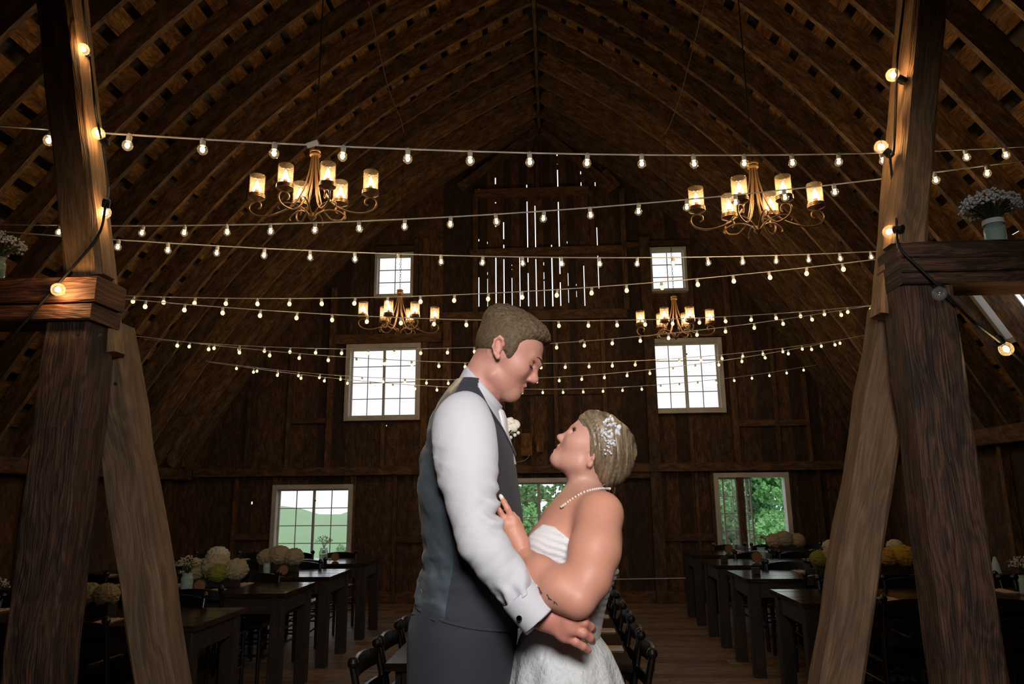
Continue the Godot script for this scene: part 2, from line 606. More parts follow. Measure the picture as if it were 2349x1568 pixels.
func build_roof() -> void:
	var roof := structure("ceiling", "arched barn roof of dark rafters and gapped sheathing boards", "ceiling")
	var hit := roof_hit(2262, 712)
	var hole_z0 := hit.z - 0.26
	var hole_z1 := hit.z + 0.42
	var hole_d := hit.x - RIDGE.x
	# rafters: alike pieces share a few meshes
	for side in [-1, 1]:
		var ms := [rafter_mesh(side, 0.045, 0.20), rafter_mesh(side, 0.052, 0.20), rafter_mesh(side, 0.042, 0.20)]
		var k := 0
		var z := ZW + 0.06
		while z < ZB:
			var r := obj("rafter", ms[k % 3], M.rafter[rng.randi() % 3], roof)
			r.position = Vector3(0, rng.randf_range(-0.02, 0.012), z + rng.randf_range(-0.02, 0.02))
			z += 0.42
			k += 1
		# gapped boards across the rafters
		var d := 0.06
		var row := 0
		while d < roof_len(side) - 0.1:
			var w := rng.randf_range(0.15, 0.21)
			var f := roof_frame(side, d + w * 0.36)
			var c2: Vector2 = f[0] + f[1] * 0.213
			var zz := ZW - 0.02 - rng.randf() * 1.5
			while zz < ZB:
				var z1 := minf(zz + 3.6, ZB)
				var za := maxf(zz, ZW)
				if z1 - za > 0.1:
					var spans := [[za, z1]]
					if side > 0 and absf(d + w * 0.36 - hole_d) < 0.20 and za < hole_z1 and z1 > hole_z0:
						spans = [[za, hole_z0], [hole_z1, z1]]
					for sp in spans:
						if sp[1] - sp[0] > 0.1:
							var jit: float = rng.randf_range(-0.012, 0.012)
							var tt: Vector2 = f[2] * jit
							obj("roof_board", bar(Vector3(c2.x + tt.x, c2.y + tt.y, sp[0] + 0.004), Vector3(c2.x + tt.x, c2.y + tt.y, sp[1] - 0.004), w, 0.024, Vector3(f[1].x, f[1].y, 0)), M.roofboard[rng.randi() % 3], roof)
				zz = z1
			d += (w + rng.randf_range(0.06, 0.10)) / sqrt(1.0 + pow(f[2].y / f[2].x, 2))
			row += 1
	# the roofing above, closed, with the opening of the roof window left out
	var st := st_new()
	for side in [-1, 1]:
		var n := 40
		var L: float = roof_len(side) + 0.35
		for i in n:
			var d0 := L * i / n - (0.30 if i == 0 else 0.0)
			var d1 := L * (i + 1) / n
			var f0 := roof_frame(side, d0)
			var f1 := roof_frame(side, d1)
			var dm := (d0 + d1) * 0.5
			var spans := [[ZW - 0.1, ZB + 0.1]]
			if side > 0 and absf(dm - hole_d) < 0.17:
				spans = [[ZW - 0.1, hole_z0], [hole_z1, ZB + 0.1]]
			for sp in spans:
				for off in [0.42, 0.455]:
					var a: Vector2 = f0[0] + f0[1] * off
					var b: Vector2 = f1[0] + f1[1] * off
					var s := -1.0 if off < 0.44 else 1.0
					quad(st, Vector3(a.x, a.y, sp[0]), Vector3(b.x, b.y, sp[0]), Vector3(b.x, b.y, sp[1]), Vector3(a.x, a.y, sp[1]), Vector3(f0[1].x, f0[1].y, 0) * s)
	obj("roofing", st.commit(), M.sheet, roof)
	obj("ridge_board", block(Vector3(RIDGE.x - 0.02, 7.0, ZW), Vector3(RIDGE.x + 0.02, 7.5, ZB)), M.rafter[1], roof)
	# window let into the right slope
	var wr := structure("window_6", "small tilted window let into the right roof slope", "window")
	var fr := roof_frame(1, hole_d)
	var tn := Vector3(fr[2].x, fr[2].y, 0)
	var nn := Vector3(fr[1].x, fr[1].y, 0)
	var cc := Vector3(hit.x, roof_y(hit.x), 0) + nn * 0.30
	for zz in [hole_z0, hole_z1]:
		obj("frame_jamb", bar(cc - tn * 0.36 + Vector3(0, 0, zz), cc + tn * 0.36 + Vector3(0, 0, zz), 0.05, 0.32, nn), M.vinyl, wr)
	for e in [-0.34, 0.34]:
		obj("frame_rail", bar(cc + tn * e + Vector3(0, 0, hole_z0), cc + tn * e + Vector3(0, 0, hole_z1), 0.05, 0.32, nn), M.vinyl, wr)
	var zm := (hole_z0 + hole_z1) * 0.5
	obj("muntin", bar(cc - tn * 0.34 + Vector3(0, 0, zm), cc + tn * 0.34 + Vector3(0, 0, zm), 0.03, 0.03, nn), M.vinyl, wr)
	for zz in [[hole_z0 + 0.02, zm - 0.01], [zm + 0.01, hole_z1 - 0.02]]:
		obj("pane", bar(cc - tn * 0.32 + Vector3(0, 0, (zz[0] + zz[1]) * 0.5), cc + tn * 0.32 + Vector3(0, 0, (zz[0] + zz[1]) * 0.5), zz[1] - zz[0], 0.005, nn), M.pane, wr)

# ---------------------------------------------------------------- side and back walls
func build_walls() -> void:
	for side in [-1, 1]:
		var x: float = RIDGE.x + side * roof_len(side)
		var top := roof_y(x)
		var w := structure("wall_left" if side < 0 else "wall_right", "low side wall of dark vertical boards on the %s of the loft" % ("left" if side < 0 else "right"), "wall")
		var z := ZW
		while z < ZB:
			var bw := minf(rng.randf_range(0.18, 0.26), ZB - z)
			obj("wall_board", block(Vector3(x + side * 0.10 - 0.012, -0.02, z), Vector3(x + side * 0.10 + 0.012, top + 0.16, z + bw)), M.wallboard[rng.randi() % 3], w)
			z += bw
		z = ZW + 0.5
		while z < ZB:
			obj("stud", block(Vector3(x - 0.04 + side * 0.04, 0, z - 0.03), Vector3(x + 0.04 + side * 0.04, top - 0.1, z + 0.03)), M.studs[rng.randi() % 3], w)
			z += 0.9
		obj("plate_beam", block(Vector3(x - 0.09, top - 0.16, ZW), Vector3(x + 0.09, top + 0.0, ZB), 0.008), M.studs[0], w)
		obj("backing", block(Vector3(x + side * 0.14 - 0.02, -0.1, ZW - 0.1), Vector3(x + side * 0.14 + 0.02, top + 0.75, ZB + 0.1)), M.sheet, w)
	var bk := structure("wall_back", "plank gable wall behind the camera", "wall")
	var x0 := -5.4
	while x0 < 4.3:
		var xm := x0 + 0.15
		obj("wall_board", block(Vector3(x0, -0.05, ZB), Vector3(x0 + 0.3, roof_y(xm) + 0.75, ZB + 0.03)), M.wallboard[rng.randi() % 3], bk)
		x0 += 0.3

# ---------------------------------------------------------------- gable end wall
# glass openings: x0, x1, y0, y1, kind
const OPENINGS := [
	[-2.61, -2.10, 4.42, 5.035, "small"], [1.52, 1.985, 4.393, 4.996, "small"],
	[-2.975, -1.99, 2.59, 3.597, "slider"], [1.47, 2.385, 2.623, 3.58, "slider"],
	[-3.97, -2.93, 0.543, 1.56, "slider"], [2.27, 3.165, 0.687, 1.655, "half"], [-0.70, 0.25, 0.66, 1.615, "slider"]]
# light slits: pixel x, then spans of pixel y, then width in mm
const SLITS := [
	[1098.3, [[432, 438], [547, 553], [634.7, 702.7]], 15], [1118.2, [[553, 559], [623, 630], [638, 702.7]], 9],
	[1137.4, [[406, 422], [462, 466], [516, 520], [588, 702.7]], 18], [1155.8, [[508, 548], [560, 569], [593, 702.7]], 16],
	[1173.9, [[437, 439], [606, 609], [616, 618], [636, 702.7]], 11], [1192, [[433, 434.5], [589, 702]], 12],
	[1211, [[422, 439], [460.5, 568], [590, 601], [625, 702]], 14], [1229.3, [[470, 567], [592.6, 702]], 14],
	[1247.2, [[600, 608], [623, 640], [643, 702]], 9], [1266, [[560, 568], [588, 702]], 17],
	[1284, [[349, 357], [374, 376], [387.6, 432], [461.5, 568], [587.6, 628], [646, 701]], 15], [1302.2, [[552, 558], [588, 590], [625, 655], [663, 694]], 8],
	[1320.5, [[567, 568], [588, 590], [650, 655], [666, 681]], 7], [1338.7, [[391, 399], [416, 439], [608, 701]], 13],
	[1371.9, [[416, 426], [520, 567], [585, 661]], 13], [1436.6, [[548, 558]], 8]]

# single knot holes and chinks: pixel x, y from, y to, width in mm
const HOLES := [[577, 1150, 1156, 26], [545, 1138, 1140.5, 10], [1882, 1144, 1149, 18], [1904, 1181, 1183, 9], [1915, 1181, 1183, 9], [1927, 1185, 1189, 13], [1941, 1182, 1188, 15], [1944, 1196, 1202, 12], [1536, 1224, 1227, 14], [1776, 877, 883, 12], [886, 974, 977, 16]]

func build_end_wall() -> void:
	var w := structure("wall_far", "tall gable wall of dark vertical barn boards with light showing through cracks", "wall")
	# board edges
	var edges: Array[float] = []
	var gaps := {}
	for s in SLITS:
		var x := at_z(s[0], 600, ZW).x
		var sp := []
		for q in s[1]:
			sp.append([at_z(s[0], q[1], ZW).y, at_z(s[0], q[0], ZW).y, s[2] * 0.001])
		edges.append(x)
		gaps[x] = sp
	edges.append(at_z(1355, 600, ZW).x)
	edges.append(at_z(1390, 600, ZW).x)
	edges.append(at_z(1412, 600, ZW).x)
	var xl: float = edges.min()
	var xr: float = edges.max()
	var x := xl
	while x > -5.5:
		x -= rng.randf_range(0.15, 0.24)
		edges.append(x)
	x = xr
	while x < 4.5:
		x += rng.randf_range(0.15, 0.24)
		edges.append(x)
	for s in HOLES:
		var hx := at_z(s[0], s[1], ZW).x
		edges.append(hx)
		gaps[hx] = [[at_z(s[0], s[2], ZW).y, at_z(s[0], s[1], ZW).y, s[3] * 0.001]]
	edges.sort()
	var rnd := RandomNumberGenerator.new()
	rnd.seed = 99
	for i in edges.size() - 1:
		var a := edges[i]
		var b := edges[i + 1]
		var xm := (a + b) * 0.5
		var top := maxf(roof_y(a), roof_y(b)) + 0.75
		# break heights: openings and gaps
		var ys: Array[float] = [-0.05, top]
		for o in OPENINGS:
			if o[0] - 0.03 < b and o[1] + 0.03 > a:
				ys.append(o[2] - 0.03)
				ys.append(o[3] + 0.03)
		for e in [a, b]:
			for g in gaps.get(e, []):
				ys.append(g[0])
				ys.append(g[1])
		ys.sort()
		var st := st_new()
		var off := Vector2(rnd.randf() * 7.0, rnd.randf() * 5.0)
		var any := false
		var dz := rnd.randf_range(0.0, 0.008)
		for k in ys.size() - 1:
			var y0 := ys[k]
			var y1 := minf(ys[k + 1], top)
			if y1 - y0 < 0.002:
				continue
			var ym := (y0 + y1) * 0.5
			var spans := [[a, b]]
			for o in OPENINGS:
				if ym > o[2] - 0.03 and ym < o[3] + 0.03 and o[0] - 0.03 < b and o[1] + 0.03 > a:
					spans = []
					if a < o[0] - 0.03:
						spans.append([a, o[0] - 0.03])
					if b > o[1] + 0.03:
						spans.append([o[1] + 0.03, b])
			for sp in spans:
				var l: float = sp[0]
				var r: float = sp[1]
				for g in gaps.get(a, []):
					if ym > g[0] and ym < g[1] and l == a:
						l += g[2] * 0.5
				for g in gaps.get(b, []):
					if ym > g[0] and ym < g[1] and r == b:
						r -= g[2] * 0.5
				add_bar(st, Vector3((l + r) * 0.5, y0, ZW - 0.012 - dz), Vector3((l + r) * 0.5, y1, ZW - 0.012 - dz), r - l, 0.024, Vector3.FORWARD, 0.0, 1, 0.0, off + Vector2(y0, 0))
				any = true
		if any:
			obj("wall_board", st.commit(), M.wallboard[rnd.randi() % 3], w)
	# framing in front of the boards
	var members := [
		# x0, x1, y0, y1, depth, dark
		[1.335, 1.49, 0.0, 5.2, 0.13, 1], [-1.60, -1.47, 0.0, 3.97, 0.10, 0], [2.52, 2.61, 0.0, 4.7, 0.10, 0], [-3.31, -3.22, 1.87, 4.55, 0.08, 0],
		[-1.92, -1.82, 1.87, 5.3, 0.075, 1], [-1.16, -1.08, 1.87, 6.0, 0.07, 1], [0.62, 0.70, 5.0, 6.0, 0.07, 0], [1.08, 1.16, 4.1, 6.0, 0.07, 1],
		[-2.72, -2.66, 3.7, 5.4, 0.07, 1], [-2.06, -1.99, 3.7, 5.3, 0.07, 0], [2.03, 2.10, 3.65, 4.95, 0.07, 1], [1.42, 1.49, 3.7, 5.2, 0.07, 1],
		[-4.05, -3.98, 0.0, 1.75, 0.08, 0], [-2.91, -2.83, 0.0, 1.75, 0.08, 0], [-2.30, -2.24, 0.0, 1.75, 0.07, 0], [-1.05, -0.98, 0.0, 1.75, 0.07, 0], [-0.78, -0.72, 0.0, 1.75, 0.07, 0], [0.27, 0.34, 0.0, 1.75, 0.07, 0],
		[0.80, 0.86, 0.0, 1.75, 0.07, 0], [1.95, 2.00, 0.0, 1.75, 0.07, 0], [2.16, 2.23, 0.0, 1.75, 0.08, 1], [3.20, 3.27, 0.0, 1.75, 0.08, 0], [3.62, 3.67, 0.0, 1.75, 0.07, 0], [-4.62, -4.56, 0.0, 1.75, 0.07, 0],
		[-2.50, -2.44, 1.87, 2.50, 0.06, 0], [-3.9, -3.84, 1.87, 3.6, 0.07, 1], [1.92, 1.97, 1.87, 2.5, 0.06, 0], [3.12, 3.18, 1.87, 3.8, 0.07, 0], [3.55, 3.60, 1.87, 3.1, 0.07, 1], [-4.5, -4.44, 1.87, 2.9, 0.07, 1],
		[-0.75, -0.69, 1.87, 3.97, 0.06, 0], [0.02, 0.08, 1.87, 3.97, 0.06, 0], [0.72, 0.78, 1.87, 3.97, 0.06, 0], [-0.19, -0.13, 5.9, 6.9, 0.06, 1]]
	for m in members:
		obj("stud", block(Vector3(m[0], m[2], ZW), Vector3(m[1], minf(m[3], roof_y((m[0] + m[1]) * 0.5) - 0.01), ZW + m[4]), 0.004), M.studs[int(absf(m[0] * 37.0)) % 3], w)
	var rails := [
		[-5.2, 4.2, 1.745, 1.865, 0.15, 0], [-1.8, 1.12, 3.972, 4.115, 0.11, 0], [-3.22, -1.62, 3.672, 3.815, 0.09, 0], [1.49, 2.52, 3.665, 3.80, 0.09, 0],
		[-1.13, 0.62, 5.93, 6.055, 0.11, 0], [-1.2, 1.1, 4.975, 5.095, 0.10, 0], [-2.72, -2.0, 5.11, 5.19, 0.08, 0], [1.49, 2.1, 5.07, 5.15, 0.08, 0], [1.16, 1.335, 5.07, 5.14, 0.08, 0],
		[1.5, 2.16, 0.805, 0.905, 0.06, 0], [-2.24, -1.6, 0.81, 0.90, 0.06, 0], [-4.56, -4.05, 0.86, 0.95, 0.06, 0], [2.61, 3.55, 2.36, 2.45, 0.06, 1], [-3.84, -3.31, 2.5, 2.58, 0.06, 1],
		[-5.2, 4.2, 0.0, 0.16, 0.05, 0], [-0.7, 0.72, 2.86, 2.93, 0.05, 1], [0.34, 1.33, 1.66, 1.75, 0.10, 0]]
	for m in rails:
		obj("girt", block(Vector3(m[0], m[2], ZW), Vector3(m[1], m[3], ZW + m[4]), 0.005), M.studs[int(absf(m[0] * 37.0)) % 3], w)
	# sloping members of the old hay hood
	obj("brace", bar(Vector3(-0.1, 6.98, ZW + 0.14), Vector3(0.93, 6.02, ZW + 0.14), 0.05, 0.13, Vector3.UP), M.studs[0], w)
	obj("brace", bar(Vector3(-0.13, 6.98, ZW + 0.14), Vector3(-1.36, 6.07, ZW + 0.14), 0.05, 0.13, Vector3.UP), M.studs[0], w)
	obj("brace", bar(Vector3(0.80, 6.25, ZW + 0.09), Vector3(1.0, 5.98, ZW + 0.09), 0.03, 0.26, Vector3.UP), M.roofboard[1], w)
	# two odd boards nailed on in the middle
	obj("patch_board", block(at_z(1196, 1045, ZW + 0.10) - Vector3(0, 0, 0.02), at_z(1220, 993, ZW + 0.10)), M.roofboard[0], w)
	obj("patch_board", block(at_z(1231, 1036, ZW + 0.10) - Vector3(0, 0, 0.02), at_z(1246, 1005, ZW + 0.10)), M.roofboard[0], w)
	obj("loose_wire", tube(spline([at_z(1215, 1043, ZW + 0.13), at_z(1208, 1052, ZW + 0.13), at_z(1195, 1058, ZW + 0.13), at_z(1180, 1060, ZW + 0.13)]), [0.004], 5), M.trim, w)
	obj("rail_cable", tube(PackedVector3Array([Vector3(-1.6, 0.335, ZW + 0.2), Vector3(-0.2, 0.315, ZW + 0.2), Vector3(1.9, 0.34, ZW + 0.2)]), [0.008], 6), M.trim, w)

# ---------------------------------------------------------------- windows
func build_windows() -> void:
	var names := ["small four-foot-high white window left of the light slits, under the roof", "small white window right of the light slits, under the roof",
		"white sliding window in the middle tier, left of the groom", "white sliding window in the middle tier, above the right-hand tables",
		"lower sliding window at left with a pale green hill outside", "lower window at right with its sash slid open onto green trees", "lower window between the couple with green trees outside"]
	names[0] = "small white window left of the light slits, under the roof"
	for i in OPENINGS.size():
		var o = OPENINGS[i]
		var w := structure("window_%d" % (i + 1 if i < 5 else i + 2), names[i], "window")
		var x0: float = o[0]
		var x1: float = o[1]
		var y0: float = o[2]
		var y1: float = o[3]
		var t := 0.065 if o[4] != "small" else 0.04
		# casing
		obj("casing", block(Vector3(x0 - t, y0 - t, ZW - 0.03), Vector3(x0, y1 + t, ZW + 0.11), 0.003), M.trim, w)
		obj("casing", block(Vector3(x1, y0 - t, ZW - 0.03), Vector3(x1 + t, y1 + t, ZW + 0.11), 0.003), M.trim, w)
		obj("casing", block(Vector3(x0, y1, ZW - 0.03), Vector3(x1, y1 + t, ZW + 0.11), 0.003), M.trim, w)
		obj("sill", block(Vector3(x0 - 0.0, y0 - t, ZW - 0.03), Vector3(x1 + 0.0, y0, ZW + 0.12), 0.003), M.trim, w)
		var xm := (x0 + x1) * 0.5
		var sashes := [[x0, x1, 2, 3, ZW - 0.005]] if o[4] == "small" else [[x0, xm, 2, 4, ZW - 0.01], [xm, x1, 2, 4, ZW + 0.015]]
		if o[4] == "half":
			sashes = [[x0, xm - 0.04, 2, 4, ZW - 0.01], [x0 + 0.06, xm + 0.01, 2, 4, ZW + 0.02]]
		for s in sashes:
			var sash := Node3D.new()
			sash.name = "sash"
			w.add_child(sash, true)
			var a: float = s[0]
			var b: float = s[1]
			var z: float = s[4]
			var f := 0.022 if o[4] != "small" else 0.014
			obj("stile", block(Vector3(a, y0, z - 0.012), Vector3(a + f, y1, z + 0.012)), M.vinyl, sash)
			obj("stile", block(Vector3(b - f, y0, z - 0.012), Vector3(b, y1, z + 0.012)), M.vinyl, sash)
			obj("rail", block(Vector3(a + f, y0, z - 0.012), Vector3(b - f, y0 + f, z + 0.012)), M.vinyl, sash)
			obj("rail", block(Vector3(a + f, y1 - f, z - 0.012), Vector3(b - f, y1, z + 0.012)), M.vinyl, sash)
			var nx: int = s[2]
			var ny: int = s[3]
			for c in range(1, nx):
				var mx := lerpf(a + f, b - f, float(c) / nx)
				obj("muntin", block(Vector3(mx - 0.006, y0 + f, z - 0.006), Vector3(mx + 0.006, y1 - f, z + 0.006)), M.vinyl, sash)
			for r in range(1, ny):
				var my := lerpf(y0 + f, y1 - f, float(r) / ny)
				obj("muntin", block(Vector3(a + f, my - 0.006, z - 0.0055), Vector3(b - f, my + 0.006, z + 0.0055)), M.vinyl, sash)
			for c in nx:
				for r in ny:
					var px0 := lerpf(a + f, b - f, float(c) / nx) + 0.004
					var px1 := lerpf(a + f, b - f, float(c + 1) / nx) - 0.004
					var py0 := lerpf(y0 + f, y1 - f, float(r) / ny) + 0.004
					var py1 := lerpf(y0 + f, y1 - f, float(r + 1) / ny) - 0.004
					obj("pane", block(Vector3(px0, py0, z - 0.002), Vector3(px1, py1, z + 0.002)), M.pane, sash)
		if o[4] != "small":
			obj("latch", block(Vector3(xm + 0.02, y1 - 0.17, ZW + 0.03), Vector3(xm + 0.035, y1 - 0.15, ZW + 0.045)), M.black, w)

# ---------------------------------------------------------------- outside
func build_outside() -> void:
	var gm := plain(Color(0.36, 0.50, 0.30), 0.95)
	var st := st_new()
	var nx := 16
	var nz := 16
	var g := func(i: int, j: int) -> Vector3:
		var x := -120.0 + 240.0 * i / nx
		var z := -11.5 - 190.0 * j / nz
		return Vector3(x, -5.5 - 0.05 * absf(z + 11.0) + 1.2 * sin(x * 0.07) + 0.6 * sin(z * 0.13), z)
	for i in nx:
		for j in nz:
			var a: Vector3 = g.call(i, j)
			var b: Vector3 = g.call(i + 1, j)
			var c: Vector3 = g.call(i + 1, j + 1)
			var d: Vector3 = g.call(i, j + 1)
			var n := (c - a).cross(d - b).normalized()
			if n.y < 0:
				n = -n
			quad(st, a, b, c, d, n)
	var gr := obj("meadow", st.commit(), gm)
	tag(gr, "green meadow falling away outside the barn windows", "meadow", "", "structure")
	# far wooded hill: a long ridge with real depth
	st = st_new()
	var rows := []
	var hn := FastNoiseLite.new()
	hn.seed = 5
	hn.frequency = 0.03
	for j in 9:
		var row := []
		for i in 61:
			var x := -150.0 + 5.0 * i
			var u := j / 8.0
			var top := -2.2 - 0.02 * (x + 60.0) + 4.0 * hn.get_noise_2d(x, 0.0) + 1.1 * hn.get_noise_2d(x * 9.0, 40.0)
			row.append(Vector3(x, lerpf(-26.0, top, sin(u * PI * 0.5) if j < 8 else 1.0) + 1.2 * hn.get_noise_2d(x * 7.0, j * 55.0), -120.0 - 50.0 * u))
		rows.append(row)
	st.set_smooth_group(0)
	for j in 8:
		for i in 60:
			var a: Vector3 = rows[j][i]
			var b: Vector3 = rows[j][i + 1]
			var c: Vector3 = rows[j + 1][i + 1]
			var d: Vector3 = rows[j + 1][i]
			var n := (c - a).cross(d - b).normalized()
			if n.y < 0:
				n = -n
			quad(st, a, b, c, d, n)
	var hill := obj("wooded_hill", st.commit(), plain(Color(0.56, 0.68, 0.52), 0.95))  # pale green albedo stands in for distance haze; no fog is built
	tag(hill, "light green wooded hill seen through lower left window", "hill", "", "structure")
	# trees
	var leaf := st_new()
	for k in 3:
		var a := TAU * k / 3.0
		var dx := Vector3(cos(a), 0.35, sin(a))
		var dy := Vector3(-sin(a) * 0.5, 0.8, cos(a) * 0.5)
		quad(leaf, -dx * 0.5 - dy * 0.3, dx * 0.5 - dy * 0.3, dx * 0.35 + dy * 0.4, -dx * 0.35 + dy * 0.4, dx.cross(dy).normalized())
	var leaf_mesh := leaf.commit()
	var bark := wood_mat(wood_textures(51, Color(0.25, 0.2, 0.16), Color(0.45, 0.38, 0.3), 1.0, 128), Color.WHITE, 0.9)
	var kinds := [
		[Color(0.62, 0.82, 0.58), "bright green leafy tree outside the lower right window"],
		[Color(0.50, 0.70, 0.54), "darker green leafy tree outside the lower right window"],
		[Color(0.58, 0.79, 0.54), "green leafy tree outside the window between the couple"],
		[Color(0.60, 0.76, 0.60), "soft green tree at the right edge of the lower left window"]]
	var spots := [
		[7.4, -27.0, 4.2, 0, 3.0], [5.6, -30.0, 3.8, 1, 3.2], [9.6, -29.0, 4.4, 0, 3.4], [7.9, -34.0, 4.6, 1, 3.6],
		[-1.9, -27.0, 2.3, 2, 2.6], [1.7, -29.0, 2.8, 2, 2.9], [-0.1, -36.0, 0.1, 2, 2.6], [-7.6, -30.0, -0.6, 3, 1.8], [3.7, -33.0, 3.4, 1, 3.0]]
	for s in spots:
		var kind = kinds[s[3]]
		var gy := -6.4
		var t := thing("leafy_tree", kind[1], "tree", Vector3(s[0], gy, s[1]), 0.0, "trees outside the barn")
		var top: float = s[2] - gy
		obj("trunk", tube(PackedVector3Array([Vector3(0, 0, 0), Vector3(0.1, top * 0.2, 0), Vector3(0, top * 0.34, 0.1)]), [0.22, 0.16, 0.06], 8), bark, t)
		var mm := MultiMesh.new()
		mm.transform_format = MultiMesh.TRANSFORM_3D
		mm.use_colors = true
		mm.mesh = leaf_mesh
		var count := 9000
		mm.instance_count = count
		var lr := RandomNumberGenerator.new()
		lr.seed = int(s[0] * 100) + 77
		var lobes := []
		for q in 40:
			var hgt := lr.randf_range(0.04, 0.93)
			var rad: float = s[4] * sqrt(maxf(0.05, 1.0 - pow(absf(hgt - 0.5) / 0.52, 2.0))) * lr.randf_range(0.35, 0.95)
			var an := lr.randf() * TAU
			lobes.append([Vector3(cos(an) * rad, hgt * top, sin(an) * rad), lr.randf_range(0.5, 1.0), lr.randf_range(0.75, 1.1)])
		for q in count:
			var lb = lobes[lr.randi() % lobes.size()]
			var dv: Vector3 = Vector3(lr.randfn(), lr.randfn(), lr.randfn()).normalized() * lb[1] * lr.randf_range(0.6, 1.05)
			var bs := Basis.from_euler(Vector3(lr.randf() * 2.0, lr.randf() * TAU, lr.randf() * 2.0)).scaled(Vector3.ONE * lr.randf_range(0.10, 0.22))
			mm.set_instance_transform(q, Transform3D(bs, lb[0] + dv * Vector3(1, 0.8, 1)))
			var v: float = lb[2] * lr.randf_range(0.85, 1.1)
			mm.set_instance_color(q, Color(v, v, v * 0.95))
		var mi := MultiMeshInstance3D.new()
		mi.name = "foliage"
		mi.multimesh = mm
		var fm := plain(kind[0], 0.8)
		fm.vertex_color_use_as_albedo = true
		fm.backlight_enabled = true
		fm.backlight = Color(0.35, 0.45, 0.25)
		fm.cull_mode = BaseMaterial3D.CULL_DISABLED
		mi.material_override = fm
		mi.set_meta("kind", "stuff")
		t.add_child(mi)

# ---------------------------------------------------------------- the two timber frames in front
func build_frames() -> void:
	# left frame
	var l := structure("trim_1", "left timber frame: hewn post, tie beam, leaning upper post and pale brace", "timber frame")
	obj("post", bar(Vector3(-1.578, 0, -2.27), Vector3(-1.578, 2.02, -2.27), 0.155, 0.14, Vector3.FORWARD, 0.010, 14, 0.012), M.post, l)
	obj("tie_beam_plank", bar(Vector3(-4.6, 2.05, -2.255), Vector3(-1.487, 2.047, -2.255), 0.16, 0.055, Vector3.UP, 0.005, 18, 0.006), M.beam, l)
	obj("tie_beam_plank", bar(Vector3(-4.6, 2.125, -2.255), Vector3(-1.478, 2.124, -2.255), 0.165, 0.088, Vector3.UP, 0.007, 18, 0.008), M.beam, l)
	obj("upper_post", bar(Vector3(-1.548, 2.17, -2.245), Vector3(-2.20, 5.05, -2.245), 0.13, 0.092, Vector3.FORWARD, 0.016, 18, 0.008), M.upper, l)
	obj("inner_post", bar(Vector3(-1.52, 1.93, -2.335), Vector3(-2.16, 5.0, -2.335), 0.09, 0.075, Vector3.FORWARD, 0.008, 18, 0.004), M.upper, l)
	obj("brace", bar(Vector3(-1.602, 2.05, -2.455), Vector3(-1.055, 0.0, -2.455), 0.135, 0.13, Vector3.FORWARD, 0.012, 14, 0.010), M.strut, l)
	for q in [[180, 765], [230, 770], [266, 880]]:
		var pp := at_z(q[0], q[1], -2.2)
		var peg := obj("peg", lathe([Vector2(0, 0.0), Vector2(0.006, 0.0), Vector2(0.006, 0.004), Vector2(0, 0.004)], 8), M.black_cord, l)
		peg.position = Vector3(pp.x, pp.y, -2.2)
		peg.rotation.x = PI / 2
	# right frame
	var r := structure("trim_2", "right timber frame: hewn post, tie beam, leaning upper post and pale brace", "timber frame")
	obj("post", bar(Vector3(1.156, 0, -2.265), Vector3(1.160, 2.07, -2.265), 0.165, 0.13, Vector3.FORWARD, 0.010, 14, 0.012), M.post, r)
	obj("tie_beam_plank", bar(Vector3(1.076, 2.087, -2.26), Vector3(4.0, 2.07, -2.26), 0.16, 0.035, Vector3.UP, 0.004, 18, 0.006), M.post, r)
	obj("tie_beam_plank", bar(Vector3(1.078, 2.128, -2.26), Vector3(4.0, 2.11, -2.26), 0.165, 0.042, Vector3.UP, 0.004, 18, 0.006), M.post, r)
	obj("tie_beam_plank", bar(Vector3(1.084, 2.178, -2.26), Vector3(4.0, 2.16, -2.26), 0.16, 0.054, Vector3.UP, 0.006, 18, 0.006), M.post, r)
	obj("upper_post", bar(Vector3(1.128, 2.20, -2.245), Vector3(1.60, 4.55, -2.245), 0.105, 0.085, Vector3.FORWARD, 0.014, 18, 0.008), M.upper, r)
	obj("inner_post", bar(Vector3(1.098, 2.0, -2.335), Vector3(1.575, 4.5, -2.335), 0.09, 0.09, Vector3.FORWARD, 0.008, 18, 0.004), M.upper, r)
	obj("brace", bar(Vector3(1.165, 2.05, -2.45), Vector3(0.62, 0.0, -2.45), 0.125, 0.12, Vector3.FORWARD, 0.012, 14, 0.010), M.strut, r)
	obj("knee_brace", bar(Vector3(1.245, 2.02, -2.36), Vector3(1.245, 1.35, -3.05), 0.08, 0.08, Vector3.RIGHT, 0.006, 6, 0.004), M.post, r)

# ---------------------------------------------------------------- lamps
func lamp_light(parent: Node3D, at: Vector3, c: Color, e: float, size: float) -> void:
	var l := OmniLight3D.new()
	l.name = "lamp_light"
	l.light_color = c
	l.light_energy = e
	l.light_size = size
	l.omni_range = 18.0
	l.omni_attenuation = 2.0
	l.shadow_enabled = true
	parent.add_child(l, true)
	l.position = at

func chandelier_arm(r_end: float) -> PackedVector3Array:
	# in the plane (radius = x, height = y); r_end is where the cup stands
	var k := r_end / 0.36
	var q := []
	for p in [[0.018, 0.445], [0.026, 0.36], [0.05, 0.26], [0.09, 0.16], [0.15, 0.095], [0.23, 0.058], [0.31, 0.045], [0.375, 0.062], [0.402, 0.098], [0.392, 0.132], [0.36, 0.146], [0.332, 0.132], [0.33, 0.108], [0.345, 0.096]]:
		var x: float = p[0]
		var off: float = x - 0.36
		# keep the curl its own size, squeeze only the way out
		var xx := x * k if x < 0.31 else r_end + off * lerpf(0.75, 1.0, clampf(k, 0, 1))
		if k < 0.8 and x >= 0.15 and x < 0.31:
			xx = lerpf(0.09 * k, r_end - 0.04, (x - 0.09) / 0.22)
		q.append(Vector3(xx, p[1], 0))
	return spline(q, 5)

